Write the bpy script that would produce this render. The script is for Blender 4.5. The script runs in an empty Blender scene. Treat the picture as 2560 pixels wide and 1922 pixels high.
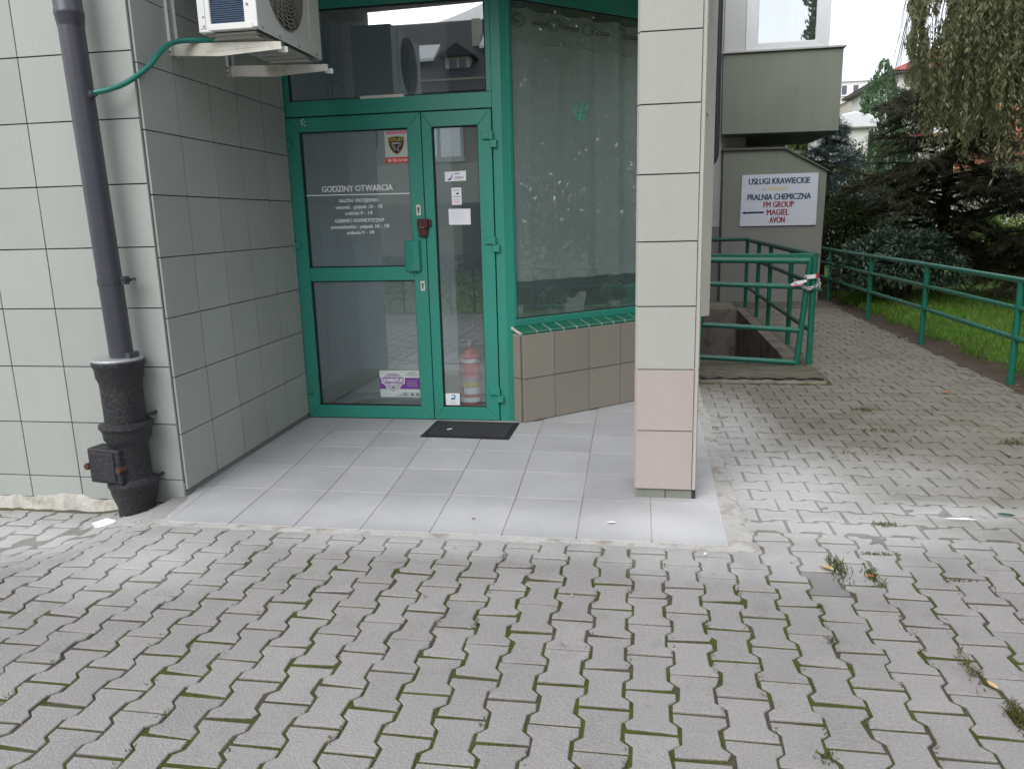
import bpy, bmesh, math, random
import numpy as np
from mathutils import Vector, Matrix
R = math.radians
random.seed(7)
rng = np.random.default_rng(7)
SC = bpy.context.scene
COL = SC.collection

# ------------------------------------------------------------------ camera
cam_d = bpy.data.cameras.new('camera')
cam_d.sensor_width = 36.0
cam_d.lens = 1912.86 / 2560 * 36.0
cam_d.clip_start = 0.05
cam_d.clip_end = 3000
cam = bpy.data.objects.new('camera', cam_d)
COL.objects.link(cam)
cr = (0.98642556, 0.16236706, -0.02452644)
cu = (-0.01043417, 0.21103559, 0.97742269)
cf = (-0.1638772, 0.96389881, -0.20986507)
CAM = Vector((0, 0, 1.5))
cam.matrix_world = Matrix(((cr[0], cu[0], -cf[0], 0), (cr[1], cu[1], -cf[1], 0),
                           (cr[2], cu[2], -cf[2], 1.5), (0, 0, 0, 1)))
SC.camera = cam

# ------------------------------------------------------------------ sky, sun, exposure
SUN_EL, SUN_AZ = R(37), R(203)      # azimuth clockwise from +Y (north)
world = bpy.data.worlds.new('World')
SC.world = world
world.use_nodes = True
wn = world.node_tree.nodes; wl = world.node_tree.links
for n in list(wn): wn.remove(n)
sky = wn.new('ShaderNodeTexSky'); sky.sky_type = 'NISHITA'; sky.sun_disc = False
sky.sun_elevation = SUN_EL; sky.sun_rotation = SUN_AZ
sky.air_density = 1.0; sky.dust_density = 3.0; sky.ozone_density = 1.0
hs = wn.new('ShaderNodeHueSaturation'); hs.inputs['Saturation'].default_value = 0.22
bg = wn.new('ShaderNodeBackground'); bg.inputs['Strength'].default_value = 0.15
wo = wn.new('ShaderNodeOutputWorld')
# a closed, even cloud deck in front of most of the sky
cl = wn.new('ShaderNodeMix'); cl.data_type = 'RGBA'; cl.inputs[0].default_value = 0.82
cl.inputs[7].default_value = (7.0, 7.35, 7.8, 1)
wl.new(sky.outputs[0], hs.inputs['Color']); wl.new(hs.outputs[0], cl.inputs[6]); wl.new(cl.outputs[2], bg.inputs['Color']); wl.new(bg.outputs[0], wo.inputs[0])
sun_d = bpy.data.lights.new('sun', 'SUN'); sun_d.energy = 1.7; sun_d.angle = R(50); sun_d.color = (1.0, .97, .93)
sun = bpy.data.objects.new('sun', sun_d); COL.objects.link(sun)
sd = Vector((math.sin(SUN_AZ) * math.cos(SUN_EL), math.cos(SUN_AZ) * math.cos(SUN_EL), math.sin(SUN_EL)))
sun.rotation_euler = (-sd).to_track_quat('-Z', 'Y').to_euler()
sun.location = sd * 30
SC.view_settings.view_transform = 'Standard'
SC.view_settings.look = 'None'
SC.view_settings.exposure = 0.48
SC.view_settings.gamma = 1.0
SC.view_settings.use_curve_mapping = False
SC.cycles.use_denoising = True
SC.cycles.max_bounces = 8
SC.cycles.transparent_max_bounces = 16

# ------------------------------------------------------------------ materials
def mat(name, col, rough=.8, var=.12, vs=1.5, fine=.10, fs=60, rnd=0., bump=.15, bs=None, spec=.3, metal=0., isl=0.,
        col2=None, c2s=3., c2lo=.5, c2hi=.65, dist=.02, streak=0.):
    m = bpy.data.materials.new(name); m.use_nodes = True
    nt = m.node_tree; N = nt.nodes; L = nt.links
    bs_ = N['Principled BSDF']
    geo = N.new('ShaderNodeNewGeometry')
    def noise(s, det=3, rg=.55):
        t = N.new('ShaderNodeTexNoise'); t.inputs['Scale'].default_value = s; t.inputs['Detail'].default_value = det
        t.inputs['Roughness'].default_value = rg
        L.new(geo.outputs['Position'], t.inputs['Vector']); return t.outputs[0]
    def math_(op, a, b, c=None):
        n = N.new('ShaderNodeMath'); n.operation = op
        for i, v in enumerate((a, b, c)):
            if v is None: continue
            if isinstance(v, (int, float)): n.inputs[i].default_value = v
            else: L.new(v, n.inputs[i])
        return n.outputs[0]
    f = math_('MULTIPLY_ADD', noise(vs), 2 * var, 1 - var)
    nf = noise(fs, 2)
    f = math_('ADD', f, math_('MULTIPLY_ADD', nf, 2 * fine, -fine))
    if streak:        # faint rain streaks running down the face
        sv = N.new('ShaderNodeVectorMath'); sv.operation = 'MULTIPLY'; sv.inputs[1].default_value = (4, 4, .5); L.new(geo.outputs['Position'], sv.inputs[0])
        t = N.new('ShaderNodeTexNoise'); t.inputs['Scale'].default_value = 1.6; t.inputs['Detail'].default_value = 5; t.inputs['Roughness'].default_value = .65
        L.new(sv.outputs[0], t.inputs['Vector']); f = math_('ADD', f, math_('MULTIPLY_ADD', t.outputs[0], 2 * streak, -streak))
    if rnd:
        oi = N.new('ShaderNodeObjectInfo')
        f = math_('ADD', f, math_('MULTIPLY_ADD', oi.outputs['Random'], 2 * rnd, -rnd))
    if isl:
        f = math_('ADD', f, math_('MULTIPLY_ADD', geo.outputs['Random Per Island'], 2 * isl, -isl))
    base = N.new('ShaderNodeRGB'); base.outputs[0].default_value = (*col, 1)
    c = base.outputs[0]
    if col2:
        mx = N.new('ShaderNodeMix'); mx.data_type = 'RGBA'
        mr = N.new('ShaderNodeMapRange'); mr.inputs['From Min'].default_value = c2lo; mr.inputs['From Max'].default_value = c2hi
        L.new(noise(c2s, 5, .65), mr.inputs['Value']); L.new(mr.outputs[0], mx.inputs[0])
        L.new(c, mx.inputs[6]); mx.inputs[7].default_value = (*col2, 1); c = mx.outputs[2]
    vm = N.new('ShaderNodeVectorMath'); vm.operation = 'SCALE'
    L.new(c, vm.inputs[0]); L.new(f, vm.inputs['Scale'])
    L.new(vm.outputs[0], bs_.inputs['Base Color'])
    bs_.inputs['Roughness'].default_value = rough
    bs_.inputs['Specular IOR Level'].default_value = spec
    bs_.inputs['Metallic'].default_value = metal
    if bump:
        b = N.new('ShaderNodeBump'); b.inputs['Strength'].default_value = bump; b.inputs['Distance'].default_value = dist
        L.new(noise(bs or fs, 4, .6), b.inputs['Height']); L.new(b.outputs[0], bs_.inputs['Normal'])
    return m

def leaf_mat(name, col, var=.35, col2=None, rough=.55, spec=.25, trans=.25):
    m = mat(name, col, rough=rough, var=.25, vs=1.3, fine=.0, isl=var, bump=0, spec=spec, col2=col2, c2s=1.2, c2lo=.48, c2hi=.6)
    nt = m.node_tree; N = nt.nodes; L = nt.links
    p = N['Principled BSDF']; out = N['Material Output']
    tr = N.new('ShaderNodeBsdfTranslucent'); mx = N.new('ShaderNodeMixShader'); mx.inputs[0].default_value = trans
    src = p.inputs['Base Color'].links[0].from_socket
    L.new(src, tr.inputs[0]); L.new(p.outputs[0], mx.inputs[1]); L.new(tr.outputs[0], mx.inputs[2]); L.new(mx.outputs[0], out.inputs[0])
    return m

def glass_mat(name, refl=.2, tint=(.80, .86, .84), haze=0.):
    m = bpy.data.materials.new(name); m.use_nodes = True
    nt = m.node_tree; N = nt.nodes; L = nt.links
    N.remove(N['Principled BSDF']); out = N['Material Output']
    t = N.new('ShaderNodeBsdfTransparent'); t.inputs[0].default_value = (*tint, 1)
    g = N.new('ShaderNodeBsdfGlossy'); g.inputs['Roughness'].default_value = .012; g.inputs[0].default_value = (.96, 1, 1, 1)
    fr = N.new('ShaderNodeFresnel'); fr.inputs[0].default_value = 1.45
    mm = N.new('ShaderNodeMath'); mm.operation = 'MULTIPLY_ADD'; mm.inputs[1].default_value = 1.2; mm.inputs[2].default_value = refl; mm.use_clamp = True
    L.new(fr.outputs[0], mm.inputs[0])
    mx = N.new('ShaderNodeMixShader'); L.new(mm.outputs[0], mx.inputs[0]); L.new(t.outputs[0], mx.inputs[1]); L.new(g.outputs[0], mx.inputs[2])
    if haze:          # pale haze mixed into the pane colour to lighten it
        df = N.new('ShaderNodeBsdfDiffuse'); df.inputs[0].default_value = (.62, .82, .86, 1)
        geo = N.new('ShaderNodeNewGeometry'); tn = N.new('ShaderNodeTexNoise'); tn.inputs['Scale'].default_value = 2.2; tn.inputs['Detail'].default_value = 5
        L.new(geo.outputs['Position'], tn.inputs['Vector'])
        fm = N.new('ShaderNodeMath'); fm.operation = 'MULTIPLY_ADD'; fm.inputs[1].default_value = haze * .8; fm.inputs[2].default_value = haze * .6
        L.new(tn.outputs[0], fm.inputs[0])
        m2 = N.new('ShaderNodeMixShader'); L.new(fm.outputs[0], m2.inputs[0]); L.new(mx.outputs[0], m2.inputs[1]); L.new(df.outputs[0], m2.inputs[2]); L.new(m2.outputs[0], out.inputs[0])
    else: L.new(mx.outputs[0], out.inputs[0])
    return m

# construction dust: soft-edged stains around the freshly laid slabs (centre x, y, radius x, y, amount)
DUST = [(.78, 4.25, .62, .95, 1.), (.95, 3.72, .75, .34, .95), (.62, 5.4, .38, 1.2, .75), (-3.3, 3.3, .9, .42, .9), (1.5, 3.95, .6, .2, .85), (1.35, 4.5, .8, .6, .55), (1.9, 3.9, .8, .35, .5),
        (-2.25, 3.0, .55, .42, .7), (.2, 3.25, .5, .22, .55), (-1.1, 3.30, 1.3, .16, .62), (.75, 3.35, .45, .3, .65), (-.9, 3.62, 1.5, .24, .62), (.1, 3.62, .5, .26, .85)]
def dust_at(x, y):
    d = 0
    for cx, cy, sx, sy, a in DUST:
        r2 = ((x - cx) / sx) ** 2 + ((y - cy) / sy) ** 2
        d = max(d, a * math.exp(-r2 * .9))
    return d
def add_dust(m, col, gain=1.0, lo=.30, hi=.75):
    nt = m.node_tree; N = nt.nodes; L = nt.links
    p = N['Principled BSDF']
    geo = N.new('ShaderNodeNewGeometry')
    acc = None
    for cx, cy, sx, sy, a in DUST:
        s = N.new('ShaderNodeVectorMath'); s.operation = 'SUBTRACT'; L.new(geo.outputs['Position'], s.inputs[0]); s.inputs[1].default_value = (cx, cy, 0)
        q = N.new('ShaderNodeVectorMath'); q.operation = 'MULTIPLY'; L.new(s.outputs[0], q.inputs[0]); q.inputs[1].default_value = (1 / sx, 1 / sy, 0)
        d = N.new('ShaderNodeVectorMath'); d.operation = 'DOT_PRODUCT'; L.new(q.outputs[0], d.inputs[0]); L.new(q.outputs[0], d.inputs[1])
        e = N.new('ShaderNodeMath'); e.operation = 'MULTIPLY'; L.new(d.outputs['Value'], e.inputs[0]); e.inputs[1].default_value = -.9
        x = N.new('ShaderNodeMath'); x.operation = 'EXPONENT'; L.new(e.outputs[0], x.inputs[0])
        g = N.new('ShaderNodeMath'); g.operation = 'MULTIPLY'; L.new(x.outputs[0], g.inputs[0]); g.inputs[1].default_value = a
        if acc is None: acc = g.outputs[0]
        else:
            k = N.new('ShaderNodeMath'); k.operation = 'MAXIMUM'; L.new(acc, k.inputs[0]); L.new(g.outputs[0], k.inputs[1]); acc = k.outputs[0]
    t = N.new('ShaderNodeTexNoise'); t.inputs['Scale'].default_value = 5.5; t.inputs['Detail'].default_value = 6; t.inputs['Roughness'].default_value = .7
    L.new(geo.outputs['Position'], t.inputs['Vector'])
    k = N.new('ShaderNodeMath'); k.operation = 'MULTIPLY_ADD'; L.new(t.outputs[0], k.inputs[0]); k.inputs[1].default_value = .5; L.new(acc, k.inputs[2])
    mr = N.new('ShaderNodeMapRange'); mr.inputs['From Min'].default_value = lo + .12; mr.inputs['From Max'].default_value = hi + .42; mr.inputs['To Max'].default_value = .85 * gain
    L.new(k.outputs[0], mr.inputs['Value'])
    mx = N.new('ShaderNodeMix'); mx.data_type = 'RGBA'
    src = p.inputs['Base Color'].links[0].from_socket
    L.new(mr.outputs[0], mx.inputs[0]); L.new(src, mx.inputs[6]); mx.inputs[7].default_value = (*col, 1)
    L.new(mx.outputs[2], p.inputs['Base Color'])

MT = {}
MT['tile'] = mat('grey_green_stoneware', (.360, .382, .362), rough=.62, streak=.05, var=.07, fine=.06, fs=90, rnd=.05, bump=.12, bs=160, dist=.006)
MT['tile_low'] = mat('brown_grey_stoneware', (.265, .243, .206), rough=.62, streak=.045, var=.06, fine=.05, fs=90, rnd=.05, bump=.12, bs=160, dist=.006)
MT['tile_pillar'] = mat('pale_stoneware', (.378, .380, .350), rough=.65, streak=.05, var=.05, fine=.06, fs=90, rnd=.04, bump=.2, bs=120, dist=.008)
MT['tile_pink'] = mat('pink_stoneware', (.400, .348, .330), rough=.65, streak=.045, var=.05, fine=.06, fs=90, rnd=.02, bump=.2, bs=120, dist=.008, col2=(.46, .425, .41), c2s=4, c2lo=.6, c2hi=.75)
MT['grout'] = mat('dark_grout', (.075, .072, .078), rough=.95)
MT['grout_b'] = mat('brown_grout', (.16, .145, .125), rough=.95)
MT['grout_l'] = mat('pale_grout', (.45, .43, .40), rough=.95)
MT['plaster'] = mat('old_plaster', (.50, .48, .44), rough=.95, var=.25, vs=6, fine=.15, bump=.6, bs=25, col2=(.33, .31, .27), c2s=7)
MT['green'] = mat('green_paint', (.030, .255, .195), rough=.40, var=.10, fine=.05, col2=(.045, .235, .185), c2s=2.5, c2lo=.5, c2hi=.7, bump=.05, bs=300, spec=.45)
MT['rail'] = mat('green_rail_paint', (.012, .140, .092), rough=.22, var=.15, vs=4, fine=.08, bump=.1, bs=90, spec=.5, col2=(.03, .10, .07), c2s=9, c2lo=.6, c2hi=.7)
MT['rail_d'] = mat('weathered_rail_paint', (.018, .085, .058), rough=.5, var=.25, vs=6, fine=.1, bump=.2, bs=60)
MT['gasket'] = mat('black_gasket', (.012, .012, .013), rough=.6, bump=0)
MT['slab'] = mat('grey_slab', (.355, .354, .366), rough=.8, var=.17, vs=2.6, fine=.10, fs=120, rnd=.06, bump=.15, bs=150, dist=.004)
add_dust(MT['slab'], (.60, .595, .60), .95)
MT['slab_joint'] = mat('slab_joint', (.28, .275, .28), rough=.95, var=.5, vs=2.2, fine=.2, bump=.3, col2=(.38, .37, .36), c2s=1.6)
add_dust(MT['slab_joint'], (.58, .575, .58), .95)
MT['paver'] = mat('paver_concrete', (.292, .277, .272), rough=.92, var=.19, vs=1.4, fine=.30, fs=120, rnd=.065, isl=.05, bump=.7, bs=140, dist=.008, col2=(.240, .228, .222), c2s=5, c2lo=.55, c2hi=.75)
add_dust(MT['paver'], (.55, .543, .542))
MT['paver_dk'] = mat('paver_concrete_dark', (.205, .197, .198), rough=.92, var=.13, fine=.22, fs=170, bump=.7, bs=140, dist=.008)
add_dust(MT['paver_dk'], (.48, .47, .47), .6)
MT['paver_path'] = mat('paver_mossy_shaded', (.205, .188, .164), rough=.93, var=.2, vs=1.1, fine=.2, fs=120, rnd=.06, isl=.07, bump=.7, bs=120, dist=.008, col2=(.150, .140, .110), c2s=2.2, c2lo=.5, c2hi=.7)  # darker path pavers: moss, with tree shade put into the colour
add_dust(MT['paver_path'], (.54, .535, .535))
MT['bed'] = mat('joint_moss', (.095, .108, .022), rough=1, var=.35, vs=9, fine=.45, fs=90, bump=1., bs=150, col2=(.12, .108, .09), c2s=2.6, c2lo=.48, c2hi=.60)
add_dust(MT['bed'], (.49, .475, .465))
MT['mortar'] = mat('mortar', (.45, .435, .42), rough=.97, var=.2, vs=6, fine=.15, fs=80, bump=.6, bs=60, dist=.01, col2=(.31, .275, .24), c2s=8)
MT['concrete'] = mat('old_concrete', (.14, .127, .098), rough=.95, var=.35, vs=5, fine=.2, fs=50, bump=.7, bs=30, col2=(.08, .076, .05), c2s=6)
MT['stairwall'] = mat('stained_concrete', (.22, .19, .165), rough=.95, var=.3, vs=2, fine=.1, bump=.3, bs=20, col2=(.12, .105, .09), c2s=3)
MT['dirt'] = mat('soil', (.085, .065, .048), rough=1, var=.35, vs=7, fine=.3, bump=.8, bs=40)
MT['ground'] = mat('ground_earth', (.10, .105, .05), rough=1, var=.3, vs=.4, fine=.2, fs=8, bump=.4)
MT['lawn'] = mat('lawn_base', (.085, .15, .02), rough=1, var=.35, vs=4, fine=.3, fs=40, bump=.8, bs=50)
MT['plastic'] = mat('graphite_plastic', (.060, .060, .076), rough=.30, var=.08, fine=.04, bump=.05, spec=.4)
MT['iron'] = mat('black_cast_iron', (.022, .022, .026), rough=.5, var=.4, vs=9, fine=.3, fs=60, bump=.6, bs=45, spec=.45, col2=(.055, .04, .035), c2s=11, c2lo=.58, c2hi=.72)
MT['iron_rust'] = mat('rusty_iron', (.028, .030, .037), rough=.55, var=.3, vs=9, fine=.2, bump=.5, bs=45, col2=(.07, .04, .028), c2s=14, c2lo=.55, c2hi=.66)
MT['rust'] = mat('rust', (.085, .042, .028), rough=.9, var=.3, vs=20)
MT['zinc'] = mat('zinc', (.40, .41, .42), rough=.5, metal=.6, var=.15)
MT['ac'] = mat('white_enamel', (.70, .71, .70), rough=.42, var=.04, fine=.02, bump=.03, spec=.4)
MT['ac_dirty'] = mat('stained_enamel', (.64, .625, .57), rough=.5, var=.12, vs=4, fine=.04, bump=.05, col2=(.50, .46, .38), c2s=6, c2lo=.52, c2hi=.72)
MT['ac_base'] = mat('galvanised', (.40, .40, .385), rough=.55, var=.2, vs=6, bump=.1, metal=.2)
MT['coil'] = mat('blue_fins', (.05, .085, .15), rough=.5, var=.1, fine=.1, bump=.2)
MT['grille'] = mat('grey_plastic', (.27, .25, .235), rough=.5, var=.06, bump=0)
MT['dark'] = mat('dark_void', (.012, .012, .013), rough=.9, bump=0)
MT['hose'] = mat('green_hose', (.012, .16, .13), rough=.3, var=.1, bump=0, spec=.5)
MT['stucco'] = mat('grey_green_stucco', (.215, .232, .196), rough=.95, streak=.13, var=.16, vs=.9, fine=.10, fs=140, bump=.5, bs=220, dist=.006)
MT['stucco_l'] = mat('pale_stucco', (.50, .487, .445), rough=.95, streak=.06, var=.06, vs=2, fine=.06, fs=120, bump=.35, bs=200, dist=.006)
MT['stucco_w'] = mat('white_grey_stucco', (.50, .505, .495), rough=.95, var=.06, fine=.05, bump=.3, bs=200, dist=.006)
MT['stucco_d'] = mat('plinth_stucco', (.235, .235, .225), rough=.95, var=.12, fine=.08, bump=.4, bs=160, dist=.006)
MT['pvc'] = mat('white_pvc', (.66, .68, .70), rough=.4, var=.03, fine=.02, bump=0, spec=.4)
MT['trim'] = mat('dark_trim', (.10, .10, .095), rough=.6, var=.1)
MT['cap'] = mat('metal_sill', (.40, .40, .38), rough=.5, var=.1, metal=.2)
MT['soffit'] = mat('soffit', (.42, .41, .385), rough=.95, var=.06)
MT['int_wall'] = mat('interior_paint', (.72, .79, .85), rough=.8, var=.03, bump=0)
MT['int_floor'] = mat('interior_tiles', (.60, .54, .44), rough=.35, var=.05, bump=0)
MT['int_tiles_d'] = mat('interior_dark', (.16, .17, .18), rough=.8, var=.05, bump=0)
MT['mat'] = mat('mat_pile', (.040, .040, .046), rough=1, var=.25, vs=9, fine=.35, fs=220, bump=1, bs=300, dist=.006)
MT['mat_rim'] = mat('rubber', (.018, .018, .02), rough=.7, bump=0)
MT['white'] = mat('white_print', (.82, .83, .85), rough=.6, var=.03, bump=0, fine=.02)
MT['white_ink'] = mat('white_vinyl', (.88, .89, .90), rough=.6, var=.0, bump=0, fine=.0)
MT['paper'] = mat('paper', (.80, .81, .88), rough=.9, var=.03, bump=0, fine=.02)
MT['red'] = mat('red_print', (.62, .07, .07), rough=.5, var=.03, bump=0, fine=.02)
MT['pinkred'] = mat('pink_print', (.75, .16, .30), rough=.5, var=.03, bump=0, fine=.02)
MT['black'] = mat('black_print', (.03, .03, .035), rough=.5, bump=0, fine=.0, var=0)
MT['navy'] = mat('navy_print', (.030, .052, .125), rough=.6, bump=0, var=.1, vs=6)
MT['dkred'] = mat('dark_red_print', (.26, .035, .055), rough=.6, bump=0, var=.1, vs=6)
MT['yellow'] = mat('faded_yellow', (.58, .53, .30), rough=.7, bump=0, var=.1)
MT['fade'] = mat('faded_grey', (.52, .53, .55), rough=.7, bump=0, var=.05)
MT['gold'] = mat('gold_print', (.50, .38, .10), rough=.5, bump=0, var=.1)
MT['brown'] = mat('shield_brown', (.055, .04, .03), rough=.4, bump=0)
MT['purple'] = mat('purple_print', (.17, .045, .27), rough=.5, bump=0, var=.02)
MT['silver'] = mat('silver_print', (.42, .42, .47), rough=.4, bump=0, var=.15, vs=20)
MT['pale_print'] = mat('pale_green_print', (.50, .57, .55), rough=.6, bump=0, var=.02)
MT['cyan'] = mat('cyan_print', (.06, .35, .60), rough=.5, bump=0)
MT['sign'] = mat('sign_board', (.60, .625, .72), rough=.45, var=.04, fine=.02, bump=.02, spec=.4)
MT['key'] = mat('key_plate', (.62, .60, .55), rough=.45, bump=0)
MT['hasp'] = mat('oxblood_paint', (.075, .022, .022), rough=.45, var=.2, vs=20, bump=.2)
MT['ext_red'] = mat('red_cylinder', (.55, .03, .03), rough=.3, var=.02, bump=0, spec=.5)
MT['yel'] = mat('yellow_label', (.60, .50, .05), rough=.5, bump=0)
MT['orange'] = mat('orange_glaze', (.62, .30, .02), rough=.4, bump=0)
MT['ceramic'] = mat('white_ceramic', (.84, .87, .87), rough=.35, bump=0)
MT['curtain'] = mat('sheer_curtain', (.84, .87, .85), rough=.9, var=.05, bump=0)
MT['curtain_top'] = mat('curtain_heading', (.78, .78, .70), rough=.9, var=.05, bump=0)
MT['sill'] = mat('glazed_green_tile', (.012, .115, .072), rough=.22, var=.12, rnd=.1, fine=.05, bump=.05, spec=.5)
MT['chain'] = mat('chain_steel', (.45, .46, .48), rough=.35, metal=.9, bump=0)
MT['tape_w'] = mat('tape_white', (.74, .72, .76), rough=.4, bump=0)
MT['tape_r'] = mat('tape_red', (.55, .02, .03), rough=.4, bump=0)
MT['leaf_y'] = mat('dry_leaf_yellow', (.50, .36, .17), rough=.8, var=.15, vs=30, bump=0)
MT['leaf_r'] = mat('dry_leaf_red', (.42, .13, .06), rough=.8, var=.15, vs=30, bump=0)
MT['leaf_b'] = mat('dry_leaf_brown', (.33, .26, .19), rough=.9, var=.3, vs=30, rnd=.45, bump=0)
MT['bark'] = mat('bark', (.045, .035, .028), rough=1, var=.3, vs=6, bump=1, bs=20)
MT['bark_w'] = mat('bark_willow', (.085, .065, .045), rough=1, var=.3, vs=6, bump=1, bs=20)
MT['willow'] = leaf_mat('willow_leaf', (.30, .335, .19), .42, col2=(.35, .34, .19), trans=.6)
MT['yew'] = leaf_mat('yew_needles', (.105, .120, .075), .55, col2=(.14, .125, .075), trans=.4)
MT['bushl'] = leaf_mat('laurel_leaf', (.075, .115, .082), .3, rough=.35, spec=.5, trans=.1)
MT['thuja'] = leaf_mat('thuja_sprays', (.085, .155, .075), .3)
MT['spruce'] = leaf_mat('spruce_needles', (.10, .15, .145), .3, trans=.1)
MT['shrub'] = leaf_mat('shrub_leaf', (.065, .095, .03), .4, col2=(.10, .13, .035), trans=.3)
MT['shrub_y'] = leaf_mat('bright_shrub_leaf', (.15, .22, .035), .35, col2=(.10, .16, .03), trans=.4)
MT['hedge_dk'] = leaf_mat('dark_hedge_leaf', (.038, .052, .026), .4)
MT['grass'] = leaf_mat('grass_blade', (.115, .255, .035), .4, col2=(.15, .245, .04), trans=.35)
MT['weed'] = leaf_mat('weed_blade', (.085, .105, .025), .4, col2=(.15, .125, .05), trans=.3)
MT['h_wall'] = mat('house_beige', (.36, .33, .28), rough=.95, var=.08)
MT['h_wall_l'] = mat('house_cream', (.50, .48, .42), rough=.95, var=.06)
MT['h_dark'] = mat('house_plinth', (.10, .11, .115), rough=.9, var=.1)
MT['h_white'] = mat('house_white', (.68, .67, .66), rough=.9, var=.05)
MT['roof_dk'] = mat('roof_slate', (.045, .042, .05), rough=.8, var=.15, vs=3, bump=.4, bs=12)
MT['roof_red'] = mat('roof_red', (.50, .13, .14), rough=.6, var=.12, vs=2)
MT['roof_or'] = mat('roof_terracotta', (.30, .115, .065), rough=.8, var=.2, vs=2)
MT['roof_w'] = mat('roof_white', (.70, .71, .74), rough=.6, var=.06)
MT['pane_dk'] = mat('far_pane', (.06, .08, .11), rough=.08, bump=0, spec=.6)
MT['glass_door'] = glass_mat('door_glass', .19, (.92, .97, .99), .06)
MT['glass_transom'] = glass_mat('transom_glass', .24, (.8, .85, .86), .012)
MT['glass_bay'] = glass_mat('shop_glass', .15, (.95, .99, .97), .085)
MT['glass_win'] = glass_mat('window_glass', .55, (.75, .8, .8))
MT['flower'] = leaf_mat('pot_foliage', (.10, .26, .05), .4)

# ------------------------------------------------------------------ building helpers
ORIG = {}           # world offset of a root object
def origin_of(o): return ORIG.get(o.name, Vector((0, 0, 0)))
def tag(o, label=None, cat=None, group=None, kind=None):
    if label: o['label'] = label
    if cat: o['category'] = cat
    if group: o['group'] = group
    if kind: o['kind'] = kind
    return o
def thing(name, label, cat, loc=(0, 0, 0), group=None):
    o = bpy.data.objects.new(name, None); o.empty_display_size = .2
    o.location = loc; COL.objects.link(o); ORIG[o.name] = Vector(loc)
    return tag(o, label, cat, group)
def adopt(o, parent):
    if parent is not None:
        o.parent = parent
        o.matrix_parent_inverse = Matrix.Translation(-origin_of(parent)) if parent.parent is None else Matrix.Identity(4)
    return o
def link(name, me, parent=None, m=None):
    o = bpy.data.objects.new(name, me); COL.objects.link(o)
    if m is not None and not me.materials: me.materials.append(m)
    return adopt(o, parent)

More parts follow.
